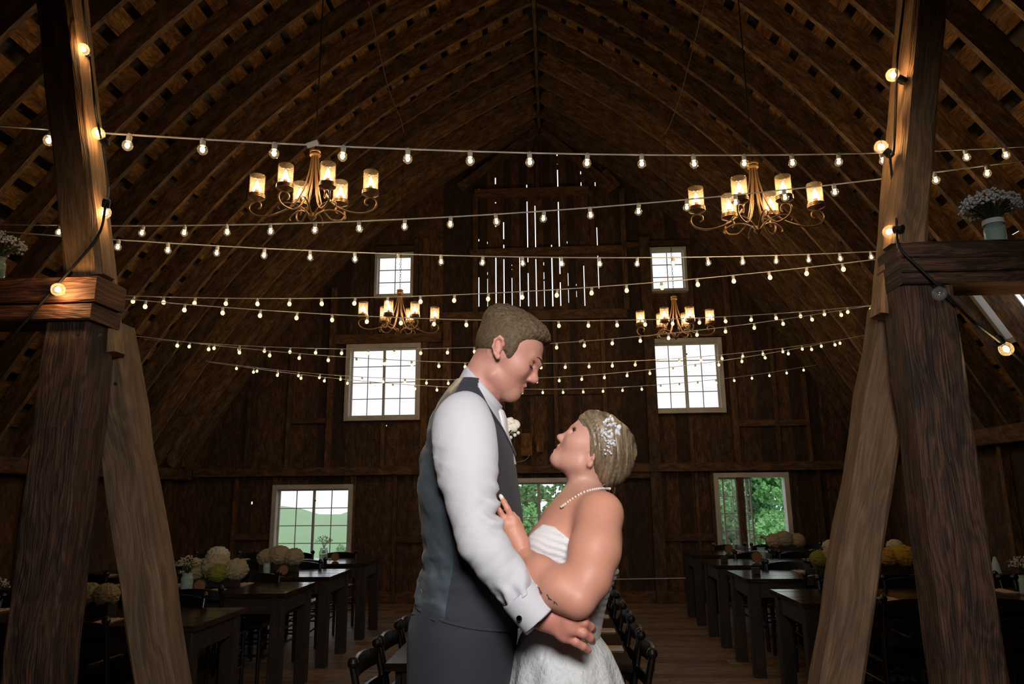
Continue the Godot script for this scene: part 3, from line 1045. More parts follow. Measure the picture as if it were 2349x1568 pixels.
func build_chandeliers() -> void:
	var meshes := {}
	meshes.cap = lathe([Vector2(0, 0.435), Vector2(0.034, 0.437), Vector2(0.036, 0.445), Vector2(0.028, 0.45), Vector2(0.028, 0.458), Vector2(0.034, 0.462), Vector2(0.034, 0.47), Vector2(0.012, 0.478), Vector2(0.0, 0.48)], 16)
	meshes.finial = lathe([Vector2(0, 0), Vector2(0.006, 0.006), Vector2(0.024, 0.026), Vector2(0.026, 0.032), Vector2(0.01, 0.036), Vector2(0.008, 0.06), Vector2(0.0, 0.062)], 14)
	meshes.cup = lathe([Vector2(0, 0), Vector2(0.014, 0.0), Vector2(0.044, 0.012), Vector2(0.052, 0.016), Vector2(0.052, 0.021), Vector2(0.049, 0.023), Vector2(0.052, 0.026), Vector2(0.052, 0.031), Vector2(0.049, 0.033), Vector2(0.051, 0.036), Vector2(0.051, 0.040), Vector2(0.0, 0.040)], 18)
	meshes.shade = lathe([Vector2(0.044, 0.036), Vector2(0.0465, 0.04), Vector2(0.0465, 0.165), Vector2(0.0452, 0.167), Vector2(0.044, 0.165), Vector2(0.044, 0.04)], 22)
	meshes.sleeve = lathe([Vector2(0.012, 0.036), Vector2(0.012, 0.072), Vector2(0.0, 0.073)], 10)
	meshes.bulb = lathe([Vector2(0.006, 0.072), Vector2(0.0125, 0.085), Vector2(0.0145, 0.098), Vector2(0.0115, 0.114), Vector2(0.006, 0.128), Vector2(0.0, 0.138)], 10)
	meshes.end_arm = tube(chandelier_arm(0.36), [0.0062], 7)
	meshes.side_arm = tube(chandelier_arm(0.184), [0.0062], 7)
	var leafpts := []
	for p in [[0.012, 0.03], [0.04, 0.065], [0.085, 0.09], [0.14, 0.098], [0.185, 0.086], [0.208, 0.064], [0.196, 0.05]]:
		leafpts.append(Vector3(p[0], p[1], 0))
	meshes.leaf = tube(spline(leafpts, 4), [0.005], 6)
	# one chain link
	var lk := []
	for i in 13:
		var a := TAU * i / 12
		lk.append(Vector3(0.008 * cos(a), 0.016 * sin(a), 0))
	meshes.link = tube(PackedVector3Array(lk), [0.0018], 5)
	var specs := [
		# px of cap top, px of finial, depth, turn, where the chain goes, label
		[[722, 338], [717, 515], 4.26, 0.0, [745, 0], "large bronze six-light chandelier with amber glass shades, beside the left timber frame"],
		[[1731, 366], [1735, 545], 4.55, 0.0, [1706, 0], "large bronze six-light chandelier with amber glass shades, beside the right timber frame"],
		[[918, 662], [915, 772], 7.9, 0.385, [921, 258], "bronze six-light chandelier hanging before the small window left of the light slits"],
		[[1546, 677], [1551, 782], 7.6, 0.0, [1538, 262], "bronze six-light chandelier hanging before the small window right of the light slits"]]
	var ends := [[0.36, 0.0], [0.36, PI], [0.184, PI / 4], [0.184, 3 * PI / 4], [0.184, -PI / 4], [0.184, -3 * PI / 4]]
	var n := 0
	for s in specs:
		var top := at_d(s[0][0], s[0][1], s[2])
		var fin := at_d(s[1][0], s[1][1], s[2])
		var hgt := top.y - fin.y
		var base := Vector3((top.x + fin.x) * 0.5, fin.y, (top.z + fin.z) * 0.5)
		var t := thing("chandelier", s[5], "chandelier", base, s[3], "bronze chandeliers")
		var sc := hgt / 0.47
		t.scale = Vector3.ONE * sc
		obj("cap", meshes.cap, M.bronze, t)
		obj("finial", meshes.finial, M.bronze, t)
		for e in ends:
			var arm := obj("arm", meshes.end_arm if e[0] > 0.3 else meshes.side_arm, M.bronze, t)
			arm.rotation.y = e[1]
			var cx: float = e[0]
			var cup := obj("cup", meshes.cup, M.bronze, arm)
			cup.position = Vector3(cx, 0.15, 0)
			var sh := obj("shade", meshes.shade, M.shade, arm)
			sh.position = Vector3(cx, 0.15, 0)
			var sl := obj("candle_sleeve", meshes.sleeve, M.bronze, arm)
			sl.position = Vector3(cx, 0.15, 0)
			var bl := obj("candle_bulb", meshes.bulb, M.candle, arm)
			bl.position = Vector3(cx, 0.15, 0)
			lamp_light(arm, Vector3(cx, 0.255, 0), Color(1.0, 0.84, 0.62), 0.115, 0.03)
		for k in 6:
			var lf := obj("scroll", meshes.leaf, M.bronze, t)
			lf.rotation.y = PI / 6 + k * PI / 3
		# hanging chain up to a rafter
		var tip := Vector3(base.x, fin.y + 0.48 * sc, base.z)
		var goal: Vector3
		if n < 2:
			goal = roof_hit(s[4][0], s[4][1])
			goal = Vector3(tip.x, roof_y(tip.x) + 0.02, tip.z)
		else:
			goal = Vector3(tip.x, minf(roof_y(tip.x), at_d(s[4][0], s[4][1], s[2]).y), tip.z)
		if n < 2:
			obj("cord", tube(PackedVector3Array([Vector3(0, 0.478, 0), Vector3(0, (goal.y - fin.y) / sc, 0)]), [0.004], 6), M.black_cord, t)
		else:
			var ch := Node3D.new()
			ch.name = "chain"
			t.add_child(ch)
			var y := 0.49
			var q := 0
			while y < (goal.y - fin.y) / sc:
				var l := obj("link", meshes.link, M.black_cord, ch)
				l.position = Vector3(0, y, 0)
				l.rotation.y = 0.0 if q % 2 == 0 else PI / 2
				y += 0.026
				q += 1
			var hook := Vector3(0, (goal.y - fin.y) / sc, 0)
			var far_end := roof_hit(845 if n == 2 else 1617, 2)
			var loc := t.global_transform.affine_inverse() * far_end if t.is_inside_tree() else far_end
			loc = Transform3D(Basis(Vector3.UP, s[3]).scaled(Vector3.ONE * sc), base).affine_inverse() * far_end
			var mid := hook.lerp(loc, 0.5) + Vector3(0, -0.12, 0)
			obj("feed_cord", tube(spline([hook, hook.lerp(mid, 0.3) + Vector3(0.02, 0.0, 0), mid, loc], 6), [0.0045], 6), M.tan_cord, t)
		n += 1

# string lights: first bulb px, middle px, last px, depths, gaps, extra length before and after
const STRINGS := [
	[[112, 322], [1258, 380], [2308, 356], 2.72, 3.92, 17, 0.9, 0.6, [4.05]],
	[[135, 533], [1221, 511], [2265, 398], 4.22, 3.76, 20, 1.5, 0.8, []],
	[[152, 559], [1129, 607], [1999, 590], 4.1, 5.36, 20, 1.5, 0.5, []],
	[[305, 691], [1178, 687], [2020, 607], 5.75, 5.2, 22, 0.9, 0.6, []],
	[[333, 703], [1196, 750], [1997, 710], 5.36, 7.1, 24, 0.7, 0.7, []],
	[[434, 794.5], [1230, 804], [1997, 711], 7.33, 6.72, 25, 0.5, 0.7, [15.4]],
	[[406.6, 792.5], [1203, 845], [1927, 787], 6.7, 8.75, 27, 0.6, 0.4, []],
	[[542.5, 845], [1227, 878], [1915.5, 790.6], 8.85, 8.25, 27, 0.4, 0.5, []],
	[[581.5, 853], [1220, 902], [1843.5, 848.6], 8.4, 10.0, 27, 0.5, 0.4, []]]

func build_strings() -> void:
	var glass_ball := ball(0.0205, 8, 12, 1.08)
	var fil := ball(0.0105, 4, 5, 1.2)
	var lit_ball := ball(0.0158, 6, 9, 1.15)
	var sock := lathe([Vector2(0.0, -0.001), Vector2(0.0105, 0.0), Vector2(0.011, 0.022), Vector2(0.0085, 0.025), Vector2(0.0085, 0.031), Vector2(0.0, 0.032)], 9)
	var plug := bar(Vector3(-0.024, 0, 0), Vector3(0.024, 0.008, 0), 0.014, 0.022, Vector3.UP, 0.003)
	var words := ["first", "second", "third", "fourth", "fifth", "sixth", "seventh", "eighth", "ninth"]
	var hang := 0.045
	for i in STRINGS.size():
		var s = STRINGS[i]
		var a := at_d(s[0][0], s[0][1], s[3])
		var b := at_d(s[2][0], s[2][1], s[4])
		var gaps: int = s[5]
		# sag so that the middle bulb hangs where it does
		var mid := (a + b) * 0.5
		var dm := (mid - EYE).dot(cam_f)
		var want := at_d(s[1][0], s[1][1], dm)
		var sag := mid.y - want.y
		var up := Vector3(0, hang, 0)
		var pos := func(t: float) -> Vector3:
			return a.lerp(b, t) - Vector3(0, sag * 4.0 * t * (1.0 - t), 0)
		var root := thing("string_lights", "white cord of clear globe bulbs, %s string back from the timber frames" % words[i], "string lights", pos.call(0.5) + up, 0.0, "globe string lights across the loft")
		var o := root.position
		var pts := PackedVector3Array()
		var ln := (b - a).length()
		var n := gaps * 2
		var t0: float = -s[6] / ln
		var t1: float = 1.0 + s[7] / ln
		pts.append(pos.call(0.0) + (pos.call(0.0) - pos.call(0.04)).normalized() * s[6] + up - o)
		for k in n + 1:
			pts.append(pos.call(float(k) / n) + up - o)
		pts.append(pos.call(1.0) + (pos.call(1.0) - pos.call(0.96)).normalized() * s[7] + up - o)
		obj("wire", tube(pts, [0.0036], 6), M.white_cord, root)
		for k in gaps + 1:
			var t := float(k) / gaps
			var clear: bool = i < 3
			var g := obj("bulb", glass_ball if clear else lit_ball, M.bulb_glass if clear else M.bulb_lit, root)
			g.position = pos.call(t) - o
			var tilt := (hash_noise(i * 31.7 + k * 3.3) - 0.5) * 0.3
			g.rotation = Vector3(0, 0, tilt)
			var sk := obj("socket", sock, M.socket, g)
			sk.position = Vector3(0, 0.0165, 0)
			if clear:
				obj("filament", fil, M.filament, g)
			if clear or k % 4 == 1:
				lamp_light(g, Vector3.ZERO, Color(1.0, 0.88, 0.70), 0.003 if clear else 0.012, 0.01)
		for q in s[8]:
			var pl := obj("plug", plug, M.socket, root)
			pl.position = pos.call(q / gaps - 0.5 / gaps) + up - o
			pl.rotation = Vector3(0.4, 0.3, 0.25)

# black cord with larger globes round the two timber frames
func build_frame_lights() -> void:
	var g_ball := ball(0.0215, 10, 14, 1.05)
	var fil := ball(0.009, 6, 8, 1.3)
	var sock := lathe([Vector2(0, 0), Vector2(0.0125, 0.0), Vector2(0.0135, 0.02), Vector2(0.010, 0.03), Vector2(0, 0.031)], 10)
	# per frame: bulbs [u, v, z, lit], cord points [u, v, z]
	var left := [[[191, 113, -2.225, 1], [226, 306, -2.235, 1], [240, 487, -2.235, 1], [133, 664, -2.13, 1]],
		[[188, -120, -2.22], [190, 0, -2.205], [208, 150, -2.30], [218, 240, -2.30], [226, 290, -2.20], [236, 340, -2.30], [248, 430, -2.31], [241, 478, -2.21], [225, 540, -2.19], [150, 632, -2.16], [60, 735, -2.15], [-40, 850, -2.15]],
		"black cord of large warm globes winding down the left timber frame"]
	var right := [[[2048, 172, -2.22, 1], [2021, 337, -2.24, 1], [2041, 531, -2.22, 1], [2155, 673, -2.14, 0], [2308, 800, -2.3, 1]],
		[[2080, -100, -2.22], [2074, 0, -2.215], [2058, 140, -2.21], [2055, 240, -2.24], [2050, 345, -2.21], [2042, 360, -2.24], [2050, 440, -2.27], [2056, 505, -2.21], [2063, 566, -2.18], [2110, 615, -2.165], [2165, 668, -2.165], [2230, 735, -2.2], [2300, 790, -2.3], [2400, 880, -2.35]],
		"black cord of large warm globes winding down the right timber frame"]
	for f in [left, right]:
		var first := at_z(f[0][0][0], f[0][0][1], f[0][0][2])
		var root := thing("globe_light_cord", f[2], "string lights", first, 0.0, "black globe light cords on the timber frames")
		var pts := []
		for p in f[1]:
			pts.append(at_z(p[0], p[1], p[2]) - first)
		obj("cord", tube(spline(pts, 6), [0.0042], 6), M.black_cord, root)
		for b in f[0]:
			var p := at_z(b[0], b[1], b[2]) - first
			# socket leads back to the nearest cord point
			var best: Vector3 = pts[0]
			var all := spline(pts, 6)
			for q in all:
				if q.distance_to(p) < best.distance_to(p):
					best = q
			var dirv := (best - p)
			dirv = Vector3.UP if dirv.length() < 0.01 else dirv.normalized()
			var g := obj("bulb", g_ball, M.bulb_glass if b[3] else M.unlit_glass, root)
			g.position = p
			g.quaternion = Quaternion(Vector3.UP, dirv)
			var sk := obj("socket", sock, M.black_cord, g)
			sk.position = Vector3(0, 0.0185, 0)
			if b[3]:
				obj("filament", fil, M.big_filament, g)
				lamp_light(g, Vector3.ZERO, Color(1.0, 0.80, 0.56), 0.030, 0.012)

# ---------------------------------------------------------------- smooth bodies: a field of joined capsules and ellipsoids, meshed as surface nets
class Field:
	var ty: PackedInt32Array = PackedInt32Array()
	var a: Array[Vector3] = []
	var ba: Array[Vector3] = []
	var inv: PackedFloat32Array = PackedFloat32Array()
	var ra: PackedFloat32Array = PackedFloat32Array()
	var rb: PackedFloat32Array = PackedFloat32Array()
	var kk: PackedFloat32Array = PackedFloat32Array()
	var sq: Array[Vector3] = []
	var ib: Array[Basis] = []
	var op: PackedInt32Array = PackedInt32Array()
	var cen: Array[Vector3] = []
	var rad: PackedFloat32Array = PackedFloat32Array()
	var disp = null
	var cut = null
	var offset := 0.0
	func cap(p: Vector3, q: Vector3, r0: float, r1: float, k := 0.02, s := Vector3.ONE, o := 1) -> void:
		ty.append(0)
		a.append(p)
		var d := (q - p) * s
		ba.append(d)
		inv.append(1.0 / maxf(d.length_squared(), 1e-9))
		ra.append(r0)
		rb.append(r1)
		kk.append(k)
		sq.append(s)
		ib.append(Basis.IDENTITY)
		op.append(o)
		cen.append((p + q) * 0.5)
		rad.append((q - p).length() * 0.5 + maxf(r0, r1) / minf(s.x, minf(s.y, s.z)))
	func ell(c: Vector3, r: Vector3, bs := Basis.IDENTITY, k := 0.02, o := 1) -> void:
		ty.append(1)
		a.append(c)
		ba.append(Vector3(1.0 / r.x, 1.0 / r.y, 1.0 / r.z))
		inv.append(minf(r.x, minf(r.y, r.z)))
		ra.append(0.0)
		rb.append(0.0)
		kk.append(k)
		sq.append(Vector3.ONE)
		ib.append(bs.transposed())
		op.append(o)
		cen.append(c)
		rad.append(maxf(r.x, maxf(r.y, r.z)))
	func chain(pts: Array, rs: Array, k := 0.02) -> void:
		for i in pts.size() - 1:
			cap(pts[i], pts[i + 1], rs[i], rs[i + 1], k)
	func near(c: Vector3, r: float) -> PackedInt32Array:
		var out := PackedInt32Array()
		for i in ty.size():
			if c.distance_to(cen[i]) < rad[i] + r + kk[i] + 0.01:
				out.append(i)
		return out
	func eval(p: Vector3, list: PackedInt32Array) -> float:
		var d := 1.0
		for i in list:
			var e: float
			if ty[i] == 0:
				var pa := (p - a[i]) * sq[i]
				var b := ba[i]
				var h := clampf(pa.dot(b) * inv[i], 0.0, 1.0)
				e = (pa - b * h).length() - (ra[i] + (rb[i] - ra[i]) * h)
			else:
				var q := ib[i] * (p - a[i])
				var s := q * ba[i]
				var l := s.length()
				var g := (s * ba[i]).length()
				e = l * (l - 1.0) / g if g > 1e-6 else -inv[i]
			var k := kk[i]
			if op[i] > 0:
				var hh := maxf(k - absf(d - e), 0.0) / k
				d = minf(d, e) - hh * hh * k * 0.25
			else:
				var e2 := -e
				var h2 := maxf(k - absf(d - e2), 0.0) / k
				d = maxf(d, e2) + h2 * h2 * k * 0.25
		if disp != null:
			d -= disp.call(p)
		d -= offset
		if cut != null:
			d = maxf(d, cut.call(p))
		return d

func mesh_field(st: SurfaceTool, f: Field, lo: Vector3, hi: Vector3, cell: float, keep = null, color = null) -> void:
	var nx := int(ceil((hi.x - lo.x) / cell / 8.0)) * 8
	var ny := int(ceil((hi.y - lo.y) / cell / 8.0)) * 8
	var nz := int(ceil((hi.z - lo.z) / cell / 8.0)) * 8
	var sy := nx + 2
	var sz := (nx + 2) * (ny + 2)
	var ids := {}
	var masks := {}
	var vs: Array[Vector3] = []
	var ns: Array[Vector3] = []
	var br := cell * 8.0 * 0.5 * 1.7321
	var vals := PackedFloat32Array()
	vals.resize(729)
	for bz in nz / 8:
		for by in ny / 8:
			for bx in nx / 8:
				var c := lo + Vector3(bx * 8 + 4, by * 8 + 4, bz * 8 + 4) * cell
				var list := f.near(c, br)
				if list.is_empty():
					continue
				var dc := f.eval(c, list)
				if absf(dc) > br * 1.4 + 0.015:
					continue
				var n := 0
				var base := lo + Vector3(bx * 8, by * 8, bz * 8) * cell
				var pos := false
				var neg := false
				# octants far from the surface only need a sign
				var live := []
				for oc in 8:
					var oi := (oc & 1) * 4
					var oj := ((oc >> 1) & 1) * 4
					var ok := (oc >> 2) * 4
					var dq := f.eval(base + Vector3(oi + 2, oj + 2, ok + 2) * cell, list)
					if absf(dq) > br * 0.7 + 0.006:
						for k in range(ok, ok + 5):
							for j in range(oj, oj + 5):
								for i in range(oi, oi + 5):
									vals[k * 81 + j * 9 + i] = dq
					else:
						live.append([oi, oj, ok])
				if live.is_empty():
					continue
				for lv in live:
					for k in range(lv[2], lv[2] + 5):
						for j in range(lv[1], lv[1] + 5):
							for i in range(lv[0], lv[0] + 5):
								vals[k * 81 + j * 9 + i] = f.eval(base + Vector3(i, j, k) * cell, list)
				for v in vals:
					if v < 0.0:
						neg = true
					else:
						pos = true
				if not (pos and neg):
					continue
				for k in 8:
					for j in 8:
						for i in 8:
							var o := k * 81 + j * 9 + i
							var v0 := vals[o]
							var v1 := vals[o + 1]
							var v2 := vals[o + 9]
							var v3 := vals[o + 10]
							var v4 := vals[o + 81]
							var v5 := vals[o + 82]
							var v6 := vals[o + 90]
							var v7 := vals[o + 91]
							var m := 0
							if v0 < 0.0: m |= 1
							if v1 < 0.0: m |= 2
							if v2 < 0.0: m |= 4
							if v3 < 0.0: m |= 8
							if v4 < 0.0: m |= 16
							if v5 < 0.0: m |= 32
							if v6 < 0.0: m |= 64
							if v7 < 0.0: m |= 128
							if m == 0 or m == 255:
								continue
							var sum := Vector3.ZERO
							var cnt := 0
							var vv := [v0, v1, v2, v3, v4, v5, v6, v7]
							for e in EDGES:
								var q0: float = vv[e[0]]
								var q1: float = vv[e[1]]
								if (q0 < 0.0) != (q1 < 0.0):
									sum += (CORNERS[e[0]] as Vector3).lerp(CORNERS[e[1]], q0 / (q0 - q1))
									cnt += 1
							var p := base + (Vector3(i, j, k) + sum / cnt) * cell
							var gi := bx * 8 + i
							var gj := by * 8 + j
							var gk := bz * 8 + k
							var key := gk * sz + gj * sy + gi
							ids[key] = vs.size()
							masks[key] = m
							vs.append(p)
							var h := cell * 0.5
							var e0 := f.eval(p + Vector3(h, -h, -h), list)
							var e1 := f.eval(p + Vector3(-h, -h, h), list)
							var e2 := f.eval(p + Vector3(-h, h, -h), list)
							var e3 := f.eval(p + Vector3(h, h, h), list)
							ns.append((Vector3(1, -1, -1) * e0 + Vector3(-1, -1, 1) * e1 + Vector3(-1, 1, -1) * e2 + Vector3(1, 1, 1) * e3).normalized())
	for key in ids:
		var m: int = masks[key]
		var s0 := (m & 1) != 0
		for ax in 3:
			var s1: bool = (m & int([2, 4, 16][ax])) != 0
			if s0 == s1:
				continue
			var u: int = [sy, sz, 1][ax]
			var w: int = [sz, 1, sy][ax]
			if not (ids.has(key - u) and ids.has(key - w) and ids.has(key - u - w)):
				continue
			var q := [ids[key], ids[key - u], ids[key - u - w], ids[key - w]]
			var mid: Vector3 = (vs[q[0]] + vs[q[1]] + vs[q[2]] + vs[q[3]]) * 0.25
			if keep != null and not keep.call(mid):
				continue
			# clockwise seen from outside
			var face: Vector3 = (vs[q[2]] - vs[q[0]]).cross(vs[q[3]] - vs[q[1]])
			var order := [0, 1, 2, 0, 2, 3]
			if face.dot(ns[q[0]] + ns[q[2]]) > 0.0:
				order = [0, 2, 1, 0, 3, 2]
			for t in order:
				var v: Vector3 = vs[q[t]]
				st.set_normal(ns[q[t]])
				st.set_uv(Vector2(v.x + v.z * 0.7, v.y))
				if color != null:
					st.set_color(color.call(v))
				st.add_vertex(v)

const CORNERS := [Vector3(0, 0, 0), Vector3(1, 0, 0), Vector3(0, 1, 0), Vector3(1, 1, 0), Vector3(0, 0, 1), Vector3(1, 0, 1), Vector3(0, 1, 1), Vector3(1, 1, 1)]
const EDGES := [[0, 1], [2, 3], [4, 5], [6, 7], [0, 2], [1, 3], [4, 6], [5, 7], [0, 4], [1, 5], [2, 6], [3, 7]]

# loft through rings; rows are [centre, half depth along x, half width along z, lean (unit vector of the x axis of the ring)]
func loft_points(rows: Array, per: int, around: int, disp = null) -> Array:
	var out := []
	var n := rows.size()
	for i in n - 1:
		for s in per + (1 if i == n - 2 else 0):
			var t := float(s) / per
			var r := []
			for q in 3:
				var p0 = rows[maxi(i - 1, 0)][q]
				var p1 = rows[i][q]
				var p2 = rows[i + 1][q]
				var p3 = rows[mini(i + 2, n - 1)][q]
				if q == 0:
					r.append((p1 as Vector3).cubic_interpolate(p2, p0, p3, t))
				else:
					r.append(cubic_interpolate(p1, p2, p0, p3, t))
			var ax: Vector3 = (rows[i][3] as Vector3).lerp(rows[i + 1][3], t).normalized() if rows[i].size() > 3 else Vector3.RIGHT
			var ring := []
			var along := (i + t) / (n - 1)
			for k in around:
				var an := TAU * k / around
				var dv: Vector3 = ax * cos(an) * r[1] + Vector3(0, 0, 1) * sin(an) * r[2]
				var p: Vector3 = r[0] + dv
				if disp != null:
					p += dv.normalized() * disp.call(p, an, along)
				ring.append(p)
			out.append(ring)
	return out

# tube with its own frame: pts, radii in plane and across
func sweep_points(pts: PackedVector3Array, ra: PackedFloat32Array, rc: PackedFloat32Array, around: int, across: Vector3, disp = null) -> Array:
	var out := []
	var n := pts.size()
	for i in n:
		var t := (pts[mini(i + 1, n - 1)] - pts[maxi(i - 1, 0)]).normalized()
		var side := t.cross(across).normalized()
		var ac := side.cross(t).normalized()
		var ring := []
		for k in around:
			var an := TAU * k / around
			var dv := side * cos(an) * ra[i] + ac * sin(an) * rc[i]
			var p := pts[i] + dv
			if disp != null:
				p += dv.normalized() * disp.call(p, an, float(i) / (n - 1))
			ring.append(p)
		out.append(ring)
	return out

# rings to a smooth mesh; keep(p) may cut openings away
func skin_rings(st: SurfaceTool, rings: Array, keep = null, capped := false, closed := true, k0 := 0, k1 := 9999) -> void:
	var n := rings.size()
	var m: int = rings[0].size()
	var norms := []
	for i in n:
		var row := []
		for k in m:
			var a: Vector3 = rings[mini(i + 1, n - 1)][k] - rings[maxi(i - 1, 0)][k]
			var kp := (k + 1) % m if closed else mini(k + 1, m - 1)
			var km := (k - 1 + m) % m if closed else maxi(k - 1, 0)
			var b: Vector3 = rings[i][kp] - rings[i][km]
			row.append(a.cross(b).normalized())
		norms.append(row)
	# which way is out
	var cen := Vector3.ZERO
	var mid: Array = rings[n / 2]
	for p in mid:
		cen += p
	cen /= m
	var vote := 0.0
	for k in m:
		vote += (mid[k] - cen).dot(norms[n / 2][k])
	var sg := 1.0 if vote > 0.0 else -1.0
	for i in n - 1:
		for k in (m if closed else m - 1):
			if k < k0 or k >= k1:
				continue
			var k2 := (k + 1) % m
			var c: Vector3 = (rings[i][k] + rings[i][k2] + rings[i + 1][k] + rings[i + 1][k2]) * 0.25
			if keep != null and not keep.call(c):
				continue
			smooth_quad(st, rings[i][k], rings[i][k2], rings[i + 1][k2], rings[i + 1][k], norms[i][k] * sg, norms[i][k2] * sg, norms[i + 1][k2] * sg, norms[i + 1][k] * sg)
	if capped:
		for e in [0, n - 1]:
			var cc := Vector3.ZERO
			for p in rings[e]:
				cc += p
			cc /= m
			var nn: Vector3 = (rings[0][0] - rings[1][0]).normalized() if e == 0 else (rings[n - 1][0] - rings[n - 2][0]).normalized()
			for k in m:
				tri(st, cc, rings[e][k], rings[e][(k + 1) % m], nn)

func resample(pts: Array, per: int) -> Array:  # pts of [u, v, z, r_px (, r across px)] to smooth world points and radii
	var w := []
	for p in pts:
		var q := at_z(p[0], p[1], p[2])
		var k := (q - EYE).dot(cam_f) / FOCAL
		w.append([q, p[3] * k, (p[4] if p.size() > 4 else p[3]) * k])
	var P := PackedVector3Array()
	var A := PackedFloat32Array()
	var C := PackedFloat32Array()
	var n := w.size()
	for i in n - 1:
		for s in per + (1 if i == n - 2 else 0):
			var t := float(s) / per
			var i0 := maxi(i - 1, 0)
			var i3 := mini(i + 2, n - 1)
			P.append((w[i][0] as Vector3).cubic_interpolate(w[i + 1][0], w[i0][0], w[i3][0], t))
			A.append(cubic_interpolate(w[i][1], w[i + 1][1], w[i0][1], w[i3][1], t))
			C.append(cubic_interpolate(w[i][2], w[i + 1][2], w[i0][2], w[i3][2], t))
	return [P, A, C]

# rows for an upright loft from pixel edges: [v, u_left, u_right, half width in m] in the plane z
func edge_rows(list: Array, z: float, tilt := Vector3.RIGHT) -> Array:
	var out := []
	for e in list:
		var l := at_z(e[1], e[0] + (e[4] if e.size() > 4 else 0.0), z)
		var r := at_z(e[2], e[0] + (e[5] if e.size() > 5 else 0.0), z)
		out.append([(l + r) * 0.5, l.distance_to(r) * 0.5, e[3], (r - l).normalized()])
	return out

# ---------------------------------------------------------------- the couple
const GZ := -1.75
const BZ := -1.74
var skin_g: StandardMaterial3D
var skin_b: StandardMaterial3D

func skin(c: Color, sd: int) -> StandardMaterial3D:
	var m := plain(c, 0.48)
	m.subsurf_scatter_enabled = true
	m.subsurf_scatter_strength = 0.12
	m.vertex_color_use_as_albedo = true
	var im := img_noise(256, 256, sd, 0.12, 3)
	m.heightmap_enabled = true
	m.heightmap_texture = ImageTexture.create_from_image(im)
	m.heightmap_scale = 0.03
	m.uv1_triplanar = true
	m.uv1_scale = Vector3.ONE * 14.0
	return m

func head_frame(u: float, v: float, z: float, deg: float, flip: float) -> Transform3D:
	var t := deg_to_rad(deg)
	var fwd := Vector3(flip * cos(t), sin(t), 0)
	var up := Vector3(-flip * sin(t), cos(t), 0)
	return Transform3D(Basis(fwd, up, Vector3(0, 0, 1)), at_z(u, v, z))

# k: numbers of one head in millimetres: x forward, y up, z to the side
func add_head(f: Field, T: Transform3D, k: Dictionary) -> void:
	var mm := func(x: float, y: float, z: float) -> Vector3: return T * (Vector3(x, y, z) * 0.001)
	var B := T.basis
	f.ell(mm.call(k.cr[0], k.cr[1], 0), Vector3(k.cr[2], k.cr[3], k.cr[4]) * 0.001, B, 0.02)
	f.ell(mm.call(k.fc[0], k.fc[1], 0), Vector3(k.fc[2], k.fc[3], k.fc[4]) * 0.001, B, 0.03)
	for s in [-1, 1]:
		f.cap(mm.call(k.ja[0], k.ja[1], s * k.ja[2]), mm.call(k.ch[0] - 8, k.ch[1], s * 10), k.ja[3] * 0.001, k.ch[2] * 0.00095, 0.022)
		f.ell(mm.call(k.ck[0], k.ck[1], s * k.ck[2]), Vector3(k.ck[3], k.ck[3] * 0.85, k.ck[3] * 0.7) * 0.001, B, 0.025)
		f.cap(mm.call(k.br[0], k.br[1], s * 6), mm.call(k.br[0] - 18, k.br[1] + 3, s * k.br[2]), k.br[3] * 0.001, k.br[3] * 0.0008, 0.014)
		# eye hollow, then the lids
		f.ell(mm.call(k.ey[0] + 14, k.ey[1], s * k.ey[2]), Vector3(13, 9, 14) * 0.001, B, 0.008, -1)
		f.ell(mm.call(k.ey[0], k.ey[1], s * k.ey[2]), Vector3(12, 11, 13) * 0.001, B, 0.005)
		# nose wing
		f.ell(mm.call(k.nw[0], k.nw[1], s * k.nw[2]), Vector3(9, 6, 6) * 0.001 * k.s, B, 0.006)
	f.ell(mm.call(k.ch[0], k.ch[1], 0), Vector3(k.ch[2], k.ch[2] * 0.95, k.ch[2] * 1.2) * 0.001, B, 0.018)
	# nose
	f.cap(mm.call(k.n0[0], k.n0[1], 0), mm.call(k.n1[0], k.n1[1], 0), k.n0[2] * 0.001, k.n1[2] * 0.001, 0.012)
	f.ell(mm.call(k.n1[0], k.n1[1], 0), Vector3(k.n1[2], k.n1[2] * 0.85, k.n1[2] * 0.95) * 0.001, B, 0.006)
	# lips
	for s in [-1, 1]:
		f.cap(mm.call(k.ul[0], k.ul[1], 0), mm.call(k.ul[0] - 13, k.ul[1] - 5.0, s * 23 * k.s), k.ul[2] * 0.001, 0.003, 0.006)
		f.cap(mm.call(k.ll[0], k.ll[1], 0), mm.call(k.ll[0] - 12, k.ll[1] + 4.0, s * 22 * k.s), k.ll[2] * 0.001, 0.003, 0.006)
	f.cap(mm.call(k.ul[0] + 8, (k.ul[1] + k.ll[1]) * 0.5 + 0.5, -15 * k.s), mm.call(k.ul[0] + 8, (k.ul[1] + k.ll[1]) * 0.5 + 0.5, 15 * k.s), 0.0052, 0.0052, 0.003, Vector3.ONE, -1)
	# ears: rim, fill and lobe
	for s in [-1, 1]:
		var e: Array = k.ear
		for i in e.size() - 1:
			var z0: float = k.earz + (5.0 if i > 0 and i < 5 else 1.0)
			var z1: float = k.earz + (5.0 if i + 1 > 0 and i + 1 < 5 else 1.0)
			f.cap(mm.call(e[i][0], e[i][1], s * z0), mm.call(e[i + 1][0], e[i + 1][1], s * z1), 0.0034 * k.s, 0.0034 * k.s, 0.004)
		f.ell(mm.call(k.earc[0], k.earc[1], s * (k.earz - 1)), Vector3(9, 17, 4) * 0.001 * k.s, B * Basis(Vector3(0, 0, 1), k.earr), 0.006)
		f.ell(mm.call(k.earl[0], k.earl[1], s * (k.earz + 1)), Vector3(6, 7, 4) * 0.001 * k.s, B, 0.006)

